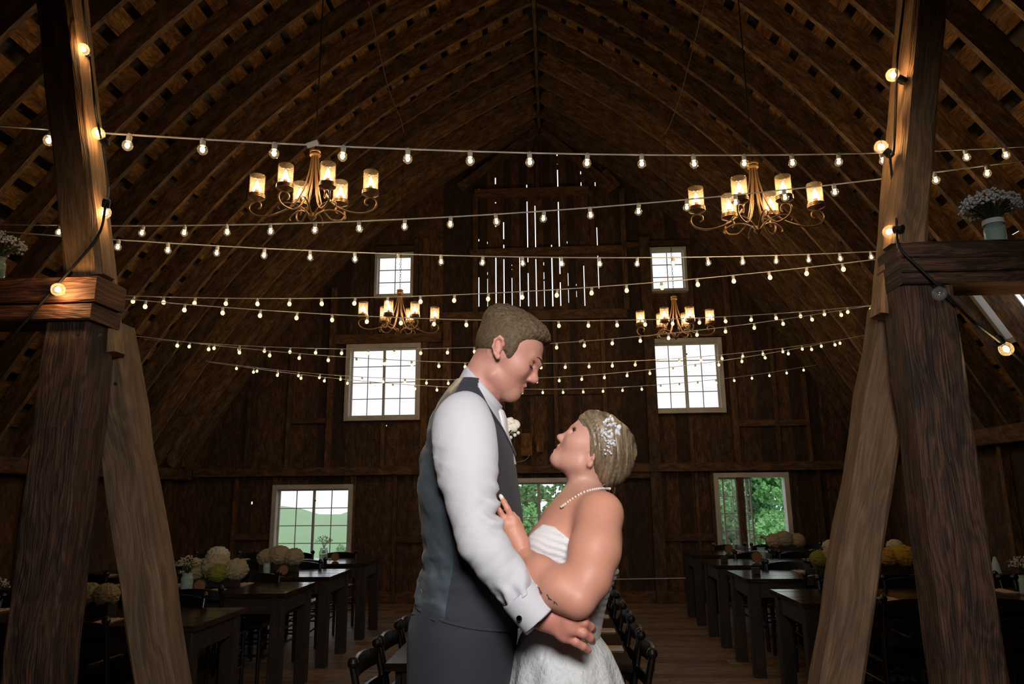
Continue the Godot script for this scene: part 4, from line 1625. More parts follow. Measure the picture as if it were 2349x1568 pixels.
# a hand: wrist, then for each finger [knuckle, middle joint, tip] in pixels and z; r in px
func add_hand(f: Field, wrist: Vector3, fingers: Array, r: float, thumb: Array, wr: float) -> void:
	var kn := []
	for q in fingers:
		kn.append(q[0])
	for i in fingers.size():
		var q: Array = fingers[i]
		var rr: float = r * [0.98, 1.0, 0.96, 0.86][i]
		f.cap(wrist.lerp(q[0], 0.12), q[0], wr * 0.62, rr * 1.18, 0.012)
		f.cap(q[0], q[1], rr * 1.10, rr, 0.004)
		f.cap(q[1], q[2], rr, rr * 0.92, 0.003)
		f.cap(q[2], q[3], rr * 0.92, rr * 0.80, 0.003)
	for i in kn.size() - 1:
		f.cap((kn[i] as Vector3).lerp(wrist, 0.12), (kn[i + 1] as Vector3).lerp(wrist, 0.12), r * 1.15, r * 1.1, 0.012)
	if thumb.size() == 3:
		f.cap(wrist.lerp(thumb[0], 0.35), thumb[0], wr * 0.55, r * 1.35, 0.016)
		f.cap(thumb[0], thumb[1], r * 1.25, r * 1.05, 0.006)
		f.cap(thumb[1], thumb[2], r * 1.05, r * 0.85, 0.004)

func finger(a: Array) -> Array:
	var out := []
	for p in a:
		out.append(at_z(p[0], p[1], p[2]))
	return out

func build_people() -> void:
	skin_g = skin(Color(0.80, 0.58, 0.52), 61)
	skin_b = skin(Color(0.83, 0.62, 0.55), 62)
	build_groom()
	build_bride()

func blotch(p: Vector3, n: FastNoiseLite, amp: float) -> float:
	return 1.0 + amp * n.get_noise_3dv(p * 100.0)

func build_groom() -> void:
	var root := thing("person", "tall man in white shirt and charcoal vest bowing his head to woman in white gown", "person", Vector3(at_z(1060, 1500, GZ).x, 0, GZ))
	var O := root.position
	var place := func(mi: MeshInstance3D) -> void: mi.position = -O
	var n1 := FastNoiseLite.new()
	n1.seed = 3
	n1.frequency = 1.0
	# ---- body: head, neck, hidden trunk and arms, hands
	var T := head_frame(1157.9, 806.3, GZ, -28.0, 1.0)
	var f := Field.new()
	add_head(f, T, {"cr": [4, 22, 84, 76, 74], "fc": [33, -38, 51, 62, 56], "ja": [8, -70, 46, 13], "ch": [66, -84, 17], "ck": [55, -24, 42, 20], "br": [87, 12, 36, 9], "ey": [69, -4, 31],
		"nw": [86, -35, 11], "n0": [84, -1, 6.5], "n1": [96.5, -29, 10], "ul": [82.5, -55.5, 6.0], "ll": [80.5, -66.5, 6.6], "s": 1.0,
		"ear": [[1, 2], [-6, 13], [-16, 16], [-22, 4], [-19, -13], [-8, -25], [3, -31]], "earz": 74.0, "earc": [-7, -6], "earr": 0.45, "earl": [3, -28]})
	var W := func(u: float, v: float, z: float) -> Vector3: return at_z(u, v, z)
	f.cap(W.call(1083, 918, GZ), W.call(1126, 836, GZ), 0.053, 0.049, 0.018)
	f.cap(W.call(1080, 985, GZ), W.call(1078, 1300, GZ), 0.075, 0.075, 0.05, Vector3(1, 1, 0.6))
	f.cap(W.call(1078, 1300, GZ), W.call(1060, 1500, GZ), 0.075, 0.07, 0.05, Vector3(1, 1, 0.6))
	for s in [-1, 1]:
		f.cap(W.call(1075, 960, GZ), W.call(1072, 985, GZ + s * 0.16), 0.05, 0.04, 0.03)
		var leg := [W.call(1058, 1560, GZ + s * 0.085)]
		leg.append(Vector3(leg[0].x, 0.52, leg[0].z))
		leg.append(Vector3(leg[0].x - 0.01, 0.08, leg[0].z))
		f.chain(leg, [0.07, 0.05, 0.035], 0.03)
	f.chain([W.call(1072, 985, -1.57), W.call(1096, 1225, -1.53), W.call(1198, 1370, -1.515), W.call(1240, 1408, -1.53)], [0.04, 0.036, 0.028, 0.028], 0.02)
	var hand_f := [finger([[1300, 1402, -1.505], [1328, 1402, -1.512], [1343, 1407, -1.535], [1350, 1413, -1.552]]), finger([[1315, 1421, -1.498], [1340, 1428, -1.498], [1354, 1437, -1.516], [1359, 1444, -1.54]]),
		finger([[1315, 1443, -1.498], [1338, 1452, -1.496], [1353, 1462, -1.512], [1359, 1470, -1.534]]), finger([[1298, 1460, -1.505], [1322, 1472, -1.502], [1338, 1482, -1.508], [1350, 1490, -1.52]])]
	add_hand(f, W.call(1243, 1411, -1.528), hand_f, 0.0098, finger([[1285, 1392, -1.53], [1315, 1388, -1.55], [1338, 1392, -1.56]]), 0.034)
	# the other arm goes round the far side of her waist
	f.chain([W.call(1072, 985, -1.93), W.call(1110, 1220, -1.97), W.call(1270, 1395, -1.93)], [0.04, 0.036, 0.028], 0.02)
	var hf := [finger([[1320, 1392, -1.92], [1340, 1392, -1.89], [1354, 1395, -1.86], [1364, 1398, -1.82]]), finger([[1322, 1410, -1.92], [1342, 1410, -1.89], [1356, 1412, -1.86], [1366, 1413, -1.83]]),
		finger([[1320, 1428, -1.92], [1340, 1430, -1.89], [1352, 1432, -1.86], [1360, 1433, -1.83]]), finger([[1315, 1444, -1.92], [1332, 1448, -1.89], [1344, 1450, -1.86], [1350, 1452, -1.84]])]
	add_hand(f, W.call(1272, 1400, -1.93), hf, 0.0095, [], 0.03)
	# skin tone: red in ears, nose and hands, stubble on the jaw
	var Ti := T.affine_inverse()
	var tone := func(p: Vector3) -> Color:
		var q := Ti * p * 1000.0
		var v := blotch(p, n1, 0.05)
		var c := Color(1.0 * v, 0.985 * v, 0.97 * v)
		if q.length() < 170.0:
			var red := clampf(1.0 - Vector2(q.x + 6, q.y + 8).length() / 26.0, 0, 1) * (1.0 if absf(q.z) > 60 else 0.0)
			red = maxf(red, clampf(1.0 - Vector3(q.x - 97, q.y + 30, q.z).length() / 20.0, 0, 1) * 0.6)
			var lip := clampf(1.0 - Vector2((q.x - 84) * 0.8, q.y + 61).length() / 12.0, 0, 1) * (1.0 if absf(q.z) < 24 else 0.0)
			c = c.lerp(Color(1.0, 0.80, 0.76), maxf(red * 0.8, lip * 0.9))
			var stub := clampf((-q.y - 45.0) / 30.0, 0, 1) * clampf((q.x + 5.0) / 25.0, 0, 1) * (0.6 + 0.4 * n1.get_noise_3dv(p * 900.0))
			c = c.lerp(Color(0.80, 0.76, 0.74), stub * 0.35)
			# cropped hair thinning out round the ear and nape
			var crop := clampf((q.y + 58.0) / 40.0, 0, 1) * clampf((34.0 - q.x) / 20.0, 0, 1) * clampf(0.55 + 0.9 * n1.get_noise_3dv(p * 700.0), 0, 1)
			if Vector2(q.x + 8, q.y + 8).length() < 28.0:
				crop = 0.0
			c = c.lerp(Color(0.30, 0.27, 0.26), crop * 0.75)
		elif p.z > -1.65:
			c = c.lerp(Color(0.95, 0.72, 0.66), 0.7)
		return c
	var st := st_new()
	var hc := T.origin
	mesh_field(st, f, hc + Vector3(-0.14, -0.17, -0.1), hc + Vector3(0.14, 0.14, 0.1), 0.0032, null, tone)
	var hcut := hc.y - 0.165
	mesh_field(st, f, W.call(1222, 1500, -1.59), W.call(1375, 1372, -1.45), 0.003, func(p: Vector3) -> bool: return p.z > -1.62, tone)
	mesh_field(st, f, W.call(1260, 1475, -2.0), W.call(1395, 1360, -1.79) + Vector3(0.02, 0, 0), 0.004, null, tone)
	var wr_x: float = W.call(1226, 1400, -1.53).x
	var hx0: float = W.call(1262, 1400, -1.93).x
	mesh_field(st, f, Vector3(O.x - 0.22, 0.02, GZ - 0.3), Vector3(O.x + 0.34, hcut + 0.01, GZ + 0.3), 0.014, func(p: Vector3) -> bool: return not (p.x > wr_x and p.z > -1.62) and not (p.x > hx0 and p.z < -1.79), tone)
	place.call(obj("body", st.commit(), skin_g, root))
	# ---- hair
	var h := Field.new()
	var mm := func(x: float, y: float, z: float) -> Vector3: return T * (Vector3(x, y, z) * 0.001)
	h.ell(mm.call(1, 26, 0), Vector3(0.085, 0.088, 0.0775), T.basis, 0.02)
	h.ell(mm.call(50, 72, 0), Vector3(0.038, 0.025, 0.05), T.basis, 0.03)
	h.ell(mm.call(-40, 66, 0), Vector3(0.05, 0.042, 0.06), T.basis, 0.02)
	h.ell(mm.call(101, 0, 0), Vector3(0.068, 0.064, 0.3), T.basis, 0.016, -1)
	h.ell(mm.call(10, -85, 0), Vector3(0.088, 0.068, 0.3), T.basis, 0.02, -1)
	for s in [-1, 1]:
		h.cap(mm.call(22, 8, s * 61), mm.call(24, -16, s * 60), 0.010, 0.006, 0.014)
	var hn := FastNoiseLite.new()
	hn.seed = 8
	hn.frequency = 1.0
	hn.fractal_octaves = 2
	var strand := func(p: Vector3) -> float:
		var q := Ti * p * 1000.0
		var top := clampf((q.y - 35.0) / 40.0, 0, 1)
		return 0.0036 * top * hn.get_noise_3d(q.x * 0.05, q.y * 0.10, q.z * 0.2) + 0.0009 * hn.get_noise_3d(q.x * 0.16, q.y * 0.3, q.z * 0.6)
	h.disp = strand
	var hcol := func(p: Vector3) -> Color:
		var q := Ti * p * 1000.0
		# strands of lighter and darker hair, from noise alone
		var strand_tone := hn.get_noise_3d(q.x * 0.09 + 40.0, q.y * 0.16, q.z * 0.4)
		var fine := hn.get_noise_3d(q.x * 0.3, q.y * 0.3 + 70.0, q.z * 0.7)
		return Color(0.135, 0.09, 0.056).lerp(Color(0.28, 0.19, 0.112), clampf(0.4 + strand_tone * 0.7 + fine * 0.3, 0, 1))
	st = st_new()
	mesh_field(st, h, hc + Vector3(-0.14, -0.10, -0.1), hc + Vector3(0.15, 0.16, 0.1), 0.0034, null, hcol)
	var hm := plain(Color(1, 1, 1), 0.6)
	hm.metallic_specular = 0.3
	hm.vertex_color_use_as_albedo = true
	hm.albedo_texture = streaks(91, true)
	hm.uv1_scale = Vector3(5, 9, 1)
	M.hair_g = hm
	place.call(obj("hair", st.commit(), hm, root))
	# brows and lashes
	for s in [-1, 1]:
		var br := []
		for q in [[96, 14, 8], [93, 19, 18], [86, 20, 30], [77, 15, 40]]:
			br.append(mm.call(q[0], q[1], s * q[2]))
		place.call(obj("eyebrow", tube(spline(br, 4), [0.0018, 0.003, 0.003, 0.003, 0.003, 0.002, 0.001], 6), plain(Color(0.30, 0.21, 0.15), 0.8), root))
		var la := []
		for q in [[80, -8.5, 20], [84, -10.5, 27], [82, -10.5, 35], [75, -7.5, 42]]:
			la.append(mm.call(q[0], q[1], s * q[2]))
		place.call(obj("eyelashes", tube(spline(la, 4), [0.0013], 5), plain(Color(0.12, 0.08, 0.06), 0.7), root))
	# ---- cloth materials
	var shirt := cloth(Color(0.80, 0.80, 0.83), 0.7, 0.2, 71, 0.03, 9.0)
	var wool := cloth(Color(0.19, 0.20, 0.235), 0.85, 0.35, 72, 0.05, 40.0)
	var trous := cloth(Color(0.17, 0.18, 0.215), 0.85, 0.35, 73, 0.05, 40.0)
	var satin := cloth(Color(0.40, 0.45, 0.49), 0.42, 0.3)
	satin.metallic = 0.55
	satin.metallic_specular = 1.0
	satin.clearcoat_enabled = true
	satin.clearcoat = 0.35
	satin.clearcoat_roughness = 0.25
	var fold := FastNoiseLite.new()
	fold.seed = 21
	fold.frequency = 1.0
	fold.fractal_octaves = 3
	# ---- trousers
	var tr := []
	tr.append_array(edge_rows([[1360, 966, 1182, 0.150], [1380, 955, 1185, 0.158], [1410, 946, 1187, 0.166], [1440, 939, 1187, 0.175], [1500, 937, 1183, 0.180], [1568, 938, 1174, 0.180], [1640, 946, 1166, 0.178], [1710, 958, 1158, 0.172]], GZ))
	var tdisp := func(p: Vector3, an: float, al: float) -> float:
		return 0.004 * fold.get_noise_3d(p.x * 9.0, p.y * 6.0, p.z * 9.0) * clampf(al * 4.0, 0, 1)
	st = st_new()
	skin_rings(st, loft_points(tr, 5, 48, tdisp), null, true)
	for s in [-1, 1]:
		var cx: float = tr[7][0].x
		var rows := []
		for q in [[0.93, 0.118, 0.092, 0.0], [0.80, 0.108, 0.092, 0.0], [0.52, 0.085, 0.078, 0.005], [0.28, 0.075, 0.068, 0.0], [0.06, 0.078, 0.070, -0.005], [0.03, 0.080, 0.072, -0.005]]:
			rows.append([Vector3(cx + q[3], q[0], GZ + s * 0.092), q[1], q[2], Vector3.RIGHT])
		skin_rings(st, loft_points(rows, 4, 24, tdisp), null, true)
	var trousers := obj("trousers", st.commit(), trous, root)
	place.call(trousers)
	# welted back pocket
	for dv in [0.0, 9.0]:
		var wl := []
		for q in [[946, 1407, -1.692], [958, 1409, -1.657], [972, 1413, -1.630], [986, 1418, -1.611], [999, 1423, -1.598]]:
			wl.append(at_z(q[0], q[1] + dv, q[2]))
		obj("pocket_welt", tube(spline(wl, 3), [0.0028], 6), trous, trousers)
	for s in [-1, 1]:
		var fb := Field.new()
		var cx2: float = tr[7][0].x
		fb.ell(Vector3(cx2 + 0.03, 0.045, GZ + s * 0.095), Vector3(0.145, 0.038, 0.048), Basis.IDENTITY, 0.02)
		fb.ell(Vector3(cx2 - 0.05, 0.065, GZ + s * 0.095), Vector3(0.06, 0.055, 0.042), Basis.IDENTITY, 0.03)
		fb.cap(Vector3(cx2 - 0.09, 0.012, GZ + s * 0.095), Vector3(cx2 + 0.13, 0.012, GZ + s * 0.095), 0.012, 0.012, 0.004, Vector3(1, 1, 0.3))
		st = st_new()
		mesh_field(st, fb, Vector3(cx2 - 0.14, 0.0, GZ + s * 0.095 - 0.07), Vector3(cx2 + 0.20, 0.14, GZ + s * 0.095 + 0.07), 0.012)
		place.call(obj("shoe", st.commit(), plain(Color(0.03, 0.03, 0.032), 0.25), root))
	# ---- vest: wool front, satin back
	var vest_rows := edge_rows([[1392, 958, 1192, 0.164, -14, 40], [1365, 956, 1198, 0.163, -4, 34], [1340, 957, 1203, 0.160, 0, 22], [1300, 970, 1206, 0.156, 0, 8], [1270, 975, 1206, 0.156], [1230, 969, 1203, 0.162], [1150, 963, 1195, 0.176], [1080, 967, 1185, 0.186],
		[1035, 975, 1178, 0.188], [1010, 981, 1171, 0.187], [980, 990, 1162, 0.183], [955, 999, 1154, 0.176], [925, 1013, 1144, 0.160], [898, 1031, 1132, 0.128], [878, 1046, 1122, 0.092]], GZ)
	var vd := func(p: Vector3, an: float, al: float) -> float:
		var back := clampf(-cos(an) + 0.25, 0, 1)
		var w := 0.010 * fold.get_noise_3d(p.x * 10.0 + p.y * 6.0, p.y * 9.0, p.z * 7.0) * back
		w += 0.012 * back * fold.get_noise_3d(p.x * 4.0 + 9.0, p.y * 22.0, p.z * 5.0) * (1.0 - smoothstep(0.2, 0.45, al))
		return w + 0.0012 * fold.get_noise_3d(p.x * 14.0, p.y * 5.0, p.z * 14.0)
	var vr := loft_points(vest_rows, 7, 120, vd)
	# the front opens in a V; its edge runs from the collar down to the first button
	var vee := []
	for q in [[1098, 895], [1108, 912], [1120, 935], [1136, 960], [1149.5, 981], [1164, 1011], [1176, 1038], [1200, 1046]]:
		vee.append(at_z(q[0], q[1], GZ + 0.09))
	var in_vest := func(p: Vector3) -> bool:
		if p.y < vee[vee.size() - 1].y:
			return true
		for i in vee.size() - 1:
			if p.y <= vee[i].y and p.y >= vee[i + 1].y:
				return p.x < lerpf(vee[i].x, vee[i + 1].x, (vee[i].y - p.y) / (vee[i].y - vee[i + 1].y))
		return p.x < vee[0].x
	st = st_new()
	skin_rings(st, vr, in_vest, false, true, 0, 35)
	skin_rings(st, vr, in_vest, false, true, 85, 120)
	var vest := obj("vest", st.commit(), wool, root)
	place.call(vest)
	st = st_new()
	skin_rings(st, vr, null, false, true, 35, 85)
	var vb := obj("satin_back", st.commit(), satin, vest)
	vb.set_meta("label", "shiny blue-grey satin back of the vest")
	# bound edge of the V on both sides
	for sgn in [1, -1]:
		var ep := []
		for q in vee:
			if q.x > vee[6].x + 0.001:
				continue
			var best := 9.0
			var bp := Vector3.ZERO
			for ring in vr:
				for p in ring:
					if (p.z - GZ) * sgn >= 0.0:
						var dd := Vector2(p.x - q.x, (p.y - q.y)).length()
						if dd < best:
							best = dd
							bp = p
			ep.append(Vector3(q.x, q.y, bp.z + sgn * 0.001))
		obj("lapel_edge", tube(spline(ep, 5), [0.0042], 6), wool, vest)
	var hemp := PackedVector3Array()
	for k in 121:
		hemp.append(vr[0][k % 120])
	obj("hem", tube(hemp, [0.0032], 6), wool, vest)
	# inner shirt so that no gap shows at neck and waist
	var inner := edge_rows([[1392, 966, 1186, 0.155, -14, 36], [1340, 964, 1196, 0.152, 0, 22], [1270, 981, 1198, 0.148], [1150, 971, 1188, 0.168], [1080, 974, 1178, 0.178], [1035, 982, 1172, 0.172], [1010, 989, 1166, 0.158], [980, 998, 1157, 0.135], [955, 1008, 1150, 0.115], [932, 1020, 1144, 0.095], [908, 1034, 1136, 0.080], [890, 1046, 1128, 0.068]], GZ)
	st = st_new()
	skin_rings(st, loft_points(inner, 2, 40), null, true)
	# sleeves
	var sl := resample([[1070, 908, -1.625, 6, 6], [1069, 916, -1.615, 34, 26], [1067, 936, -1.60, 56, 46], [1064, 975, -1.578, 72, 58], [1067, 1030, -1.562, 75, 62], [1072, 1085, -1.55, 71, 62], [1083, 1155, -1.54, 59, 56], [1096, 1215, -1.53, 55, 54], [1115, 1256, -1.525, 54, 53], [1146, 1296, -1.52, 50, 49], [1178, 1338, -1.515, 45, 45], [1200, 1370, -1.512, 41, 42]], 7)
	var sd := func(p: Vector3, an: float, al: float) -> float:
		# soft long folds, sharper cross folds in the crook of the elbow and above the cuff
		var crook := exp(-pow((al - 0.60) / 0.10, 2.0)) * clampf(0.35 + cos(an + 2.6), 0, 1)
		var cuffy := smoothstep(0.82, 0.97, al)
		var pitw := exp(-pow((al - 0.40) / 0.10, 2.0)) * clampf(cos(an) - 0.1, 0, 1)
		var v := 0.0045 * fold.get_noise_3d(p.x * 5.0, p.y * 3.0, p.z * 6.0)
		v += 0.0085 * crook * sin((p.x * 0.55 + p.y) * 190.0 + 2.0 * fold.get_noise_3d(p.x * 8.0, p.y * 8.0, p.z * 8.0))
		v += 0.0055 * cuffy * sin(an * 5.0 + al * 30.0 + 2.5 * fold.get_noise_3d(p.x * 12.0, p.y * 12.0, p.z * 12.0))
		v += 0.010 * pitw * fold.get_noise_3d(p.x * 16.0, p.y * 20.0, p.z * 8.0)
		v += 0.0065 * fold.get_noise_3d((p.x + p.y) * 4.0, (p.x - p.y) * 15.0, p.z * 6.0) * smoothstep(0.45, 0.7, al)
		return v
	skin_rings(st, sweep_points(sl[0], sl[1], sl[2], 56, Vector3(0, 0, 1), sd))
	var s2 := resample([[1072, 912, -1.88, 6, 6], [1070, 930, -1.89, 46, 40], [1066, 975, -1.92, 62, 54], [1075, 1080, -1.95, 60, 54], [1092, 1200, -1.975, 52, 50], [1130, 1270, -1.975, 48, 46], [1200, 1340, -1.955, 44, 42], [1262, 1392, -1.935, 40, 38]], 5)
	skin_rings(st, sweep_points(s2[0], s2[1], s2[2], 32, Vector3(0, 0, 1), sd))
	var sh := obj("shirt", st.commit(), shirt, root)
	place.call(sh)
	# cuff, folded back, with its link
	var cf := resample([[1188, 1361, -1.512, 43, 43], [1192, 1366, -1.512, 46, 45], [1212, 1390, -1.510, 46, 45.5], [1236, 1418, -1.508, 46, 46], [1238, 1420.5, -1.508, 44.5, 44], [1230, 1410, -1.508, 43, 43]], 3)
	st = st_new()
	skin_rings(st, sweep_points(cf[0], cf[1], cf[2], 44, Vector3(0, 0, 1)))
	var cuff := obj("cuff", st.commit(), shirt, sh)
	var lk := st_new()
	add_lathe(lk, [Vector2(0, 0), Vector2(0.0055, 0.0), Vector2(0.006, 0.002), Vector2(0.004, 0.005), Vector2(0, 0.006)], 12, at_z(1191, 1417, -1.474), Basis(Vector3(1, 0, 0), Vector3(-0.3, -0.2, 0.93).normalized(), Vector3(0, 0, 1)).orthonormalized())
	var link := obj("cufflink", lk.commit(), plain(Color(0.25, 0.26, 0.28), 0.15, 1.0), sh)
	link.set_meta("label", "small dark metal cufflink")
	# collar: inside stand, fold and outer leaf
	st = st_new()
	var ringdef := [[1100, 912, 40, 40, 0.062], [1110, 889, 39, 43, 0.060], [1111, 886, 41, 45, 0.063], [1108, 891, 43, 46, 0.066], [1099, 914, 46, 46, 0.074], [1096, 921, 47, 47, 0.077]]
	var rings := []
	for q in ringdef:
		var c := at_z(q[0], q[1], GZ)
		var e := at_z(q[0] + q[2], q[1] + q[3], GZ) - c
		var ring := []
		for k in 48:
			var an := TAU * k / 48
			var tip := pow(clampf(cos(an), 0, 1), 6.0) * (0.006 if q[4] > 0.07 else 0.0)
			ring.append(c + e * (cos(an)) + Vector3(0, -tip, sin(an) * q[4]))
		rings.append(ring)
	skin_rings(st, rings)
	obj("collar", st.commit(), shirt, sh)
	# tie
	var ti := resample([[1144, 938, GZ, 5, 16], [1146, 946, GZ, 11, 22], [1152, 966, GZ, 12, 26], [1154, 985, GZ, 12, 34], [1162, 1010, GZ, 10, 38], [1172, 1040, GZ, 7, 36], [1180, 1066, GZ, 5, 30]], 4)
	st = st_new()
	skin_rings(st, sweep_points(ti[0], ti[1], ti[2], 24, Vector3(0, 0, 1)), null, true)
	var tie := cloth(Color(0.86, 0.86, 0.88), 0.35, 0.1)
	place.call(obj("tie", st.commit(), tie, root))
	# vest waist strap at the back
	var sp := resample([[1046, 1281, GZ + 0.128, 6.5, 3], [1020, 1279, GZ + 0.135, 6.5, 3], [995, 1275, GZ + 0.10, 6.5, 3], [978, 1271, GZ + 0.03, 6.5, 3]], 4)
	st = st_new()
	skin_rings(st, sweep_points(sp[0], sp[1], sp[2], 10, Vector3(0, 0, 1)), null, true)
	obj("waist_strap", st.commit(), satin, vest)
	# ---- boutonniere pinned to the far lapel
	var bo := at_z(1170, 976, GZ - 0.03)
	var bt := thing("boutonniere", "white rose boutonniere with berries pinned to the charcoal vest", "boutonniere", bo)
	var rose := plain(Color(0.88, 0.85, 0.78), 0.7)
	for k in 9:
		var a := k * 2.4
		var rr := 0.004 + 0.0016 * k
		var pet := obj("petal", ball(0.0105 + 0.0006 * k, 6, 9, 0.9), rose, bt)
		pet.position = Vector3(cos(a) * rr * 0.8, 0.006 - 0.001 * k + sin(a) * rr, sin(a * 1.3) * rr)
		pet.scale = Vector3(0.9, 1.0, 0.55)
		pet.rotation = Vector3(a * 0.3, a, 0.2)
	for q in [[0.012, -0.024, 0.008], [0.002, -0.030, 0.012], [0.02, -0.018, 0.0]]:
		var be := obj("berry", ball(0.0048, 6, 8), plain(Color(0.80, 0.80, 0.74), 0.5), bt)
		be.position = Vector3(q[0], q[1], q[2])
	for q in [[-0.004, -0.016, 0.01, 0.5], [0.006, -0.02, 0.004, -0.6]]:
		var lf := obj("leaf", ball(0.010, 5, 8, 0.4), plain(Color(0.08, 0.13, 0.07), 0.6), bt)
		lf.position = Vector3(q[0], q[1], q[2])
		lf.scale = Vector3(1.0, 1.0, 0.4)
		lf.rotation.z = q[3]

func build_bride() -> void:
	var root := thing("person", "woman in strapless white gown looking up at man in charcoal vest, hand on his chest", "person", Vector3(at_z(1300, 1500, BZ).x, 0, BZ))
	var O := root.position
	var place := func(mi: MeshInstance3D) -> void: mi.position = -O
	var W := func(u: float, v: float, z: float) -> Vector3: return at_z(u, v, z)
	var n1 := FastNoiseLite.new()
	n1.seed = 31
	n1.frequency = 1.0
	var T := head_frame(1359.2, 1019.8, BZ, 36.0, -1.0)
	var Ti := T.affine_inverse()
	var f := Field.new()
	add_head(f, T, {"cr": [-4, 14, 68, 62, 61], "fc": [21, -36, 43, 53, 46], "ja": [0, -58, 39, 11], "ch": [51, -77, 13], "ck": [35, -22, 33, 17], "br": [55, 5, 28, 6], "ey": [43, -3, 25],
		"nw": [62, -33, 8], "n0": [58.5, -8, 4.5], "n1": [72.5, -29.5, 7.5], "ul": [63, -51, 4.6], "ll": [62.5, -60.5, 5.2], "s": 0.82,
		"ear": [[-2, -22], [-5, -16], [-11, -14], [-16, -20], [-19, -30], [-21, -40], [-21, -46]], "earz": 52.0, "earc": [-9, -26], "earr": -0.47, "earl": [-20, -44]})
	# neck, shoulders, back, chest
	f.cap(W.call(1344, 1140, BZ), W.call(1338, 1062, BZ), 0.040, 0.035, 0.03)
	f.cap(W.call(1344, 1150, BZ), W.call(1380, 1172, BZ + 0.125), 0.036, 0.036, 0.03)
	f.cap(W.call(1344, 1150, BZ), W.call(1380, 1172, BZ - 0.125), 0.036, 0.036, 0.03)
	var tor := Field.new()
	for q in [f, tor]:
		q.cap(W.call(1338, 1160, BZ), W.call(1296, 1212, BZ), 0.042, 0.056, 0.03, Vector3(1, 1, 0.55))
		q.cap(W.call(1330, 1215, BZ), W.call(1318, 1300, BZ), 0.078, 0.080, 0.05, Vector3(1, 1, 0.62))
		q.cap(W.call(1318, 1300, BZ), W.call(1300, 1400, BZ), 0.080, 0.069, 0.04, Vector3(1, 1, 0.65))
		q.cap(W.call(1300, 1400, BZ), W.call(1292, 1450, BZ), 0.069, 0.075, 0.04, Vector3(1, 1, 0.62))
		for s in [-1, 1]:
			q.ell(W.call(1259, 1250, BZ + s * 0.07), Vector3(0.051, 0.050, 0.058), Basis.IDENTITY, 0.03)
			q.ell(W.call(1388, 1240, BZ + s * 0.06), Vector3(0.036, 0.062, 0.06), Basis.IDENTITY, 0.04)
	# near arm
	f.chain([W.call(1379, 1180, -1.605), W.call(1364, 1262, -1.555), W.call(1348, 1325, -1.52), W.call(1323, 1374, -1.49)], [0.047, 0.050, 0.043, 0.034], 0.025)
	f.chain([W.call(1323, 1374, -1.49), W.call(1288, 1352, -1.505), W.call(1240, 1311, -1.55), W.call(1198, 1268, -1.60)], [0.034, 0.040, 0.0295, 0.0170], 0.02)
	var hw: Vector3 = W.call(1196, 1256, -1.605)
	var hand_f := [finger([[1177, 1190, -1.607], [1164, 1166, -1.602], [1156, 1151, -1.604], [1149.5, 1139, -1.608]]), finger([[1159, 1194, -1.606], [1147, 1174, -1.603], [1140, 1163, -1.606], [1133, 1152, -1.612]]),
		finger([[1152, 1201, -1.61], [1138, 1188, -1.612], [1130, 1180, -1.618], [1124, 1172, -1.624]]), finger([[1147, 1213, -1.618], [1133, 1204, -1.622], [1126, 1198, -1.628], [1120, 1192, -1.632]])]
	add_hand(f, hw, hand_f, 0.0068, finger([[1191, 1208, -1.622], [1186, 1192, -1.632], [1176, 1178, -1.634]]), 0.025)
	# far arm folded against his chest
	f.chain([W.call(1378, 1180, BZ - 0.14), W.call(1345, 1300, BZ - 0.19), W.call(1322, 1368, BZ - 0.20), W.call(1262, 1320, BZ - 0.16), W.call(1222, 1250, BZ - 0.12)], [0.044, 0.043, 0.033, 0.03, 0.017], 0.02)
	var hf2 := [finger([[1214, 1190, BZ - 0.10], [1212, 1170, BZ - 0.09], [1210, 1156, BZ - 0.085], [1208, 1146, BZ - 0.08]]), finger([[1212, 1192, BZ - 0.115], [1209, 1168, BZ - 0.11], [1207, 1154, BZ - 0.105], [1205, 1142, BZ - 0.10]]),
		finger([[1212, 1196, BZ - 0.13], [1209, 1174, BZ - 0.128], [1207, 1160, BZ - 0.125], [1205, 1150, BZ - 0.12]]), finger([[1213, 1202, BZ - 0.144], [1211, 1184, BZ - 0.145], [1209, 1172, BZ - 0.143], [1207, 1164, BZ - 0.14]])]
	# her legs under the skirt
	for s in [-1, 1]:
		var hp: Vector3 = W.call(1292, 1480, BZ + s * 0.055)
		f.chain([hp, Vector3(hp.x, 0.48, hp.z), Vector3(hp.x + 0.01, 0.06, hp.z)], [0.058, 0.05, 0.032], 0.02)
	var tone := func(p: Vector3) -> Color:
		var q := Ti * p * 1000.0
		var v := blotch(p, n1, 0.04)
		var c := Color(v, 0.99 * v, 0.98 * v)
		if q.length() < 115.0 and q.x > -20.0:
			var cheek := clampf(1.0 - Vector2(q.x - 38, q.y + 30).length() / 24.0, 0, 1)
			var lip := clampf(1.0 - Vector2((q.x - 64) * 0.7, q.y + 56).length() / 9.5, 0, 1) * (1.0 if absf(q.z) < 19 else 0.0)
			c = c.lerp(Color(1.0, 0.85, 0.82), cheek * 0.5).lerp(Color(0.88, 0.62, 0.60), minf(lip * 1.6, 1.0) * 0.8)
		elif q.length() > 150.0:
			c = Color(0.96 * v, 0.85 * v, 0.77 * v)
		else:
			c = c.lerp(Color(0.96 * v, 0.85 * v, 0.77 * v), clampf((q.length() - 115.0) / 35.0, 0, 1))
		return c
	var hc := T.origin
	var st := st_new()
	mesh_field(st, f, hc + Vector3(-0.13, -0.125, -0.085), hc + Vector3(0.10, 0.10, 0.085), 0.0028, null, tone)
	var cut := hc.y - 0.125
	var hlo: Vector3 = W.call(1105, 1330, -1.67)
	var hhi: Vector3 = W.call(1228, 1128, -1.52)
	mesh_field(st, f, hlo, hhi, 0.0028, func(p: Vector3) -> bool: return p.x < hhi.x - 0.004, tone)
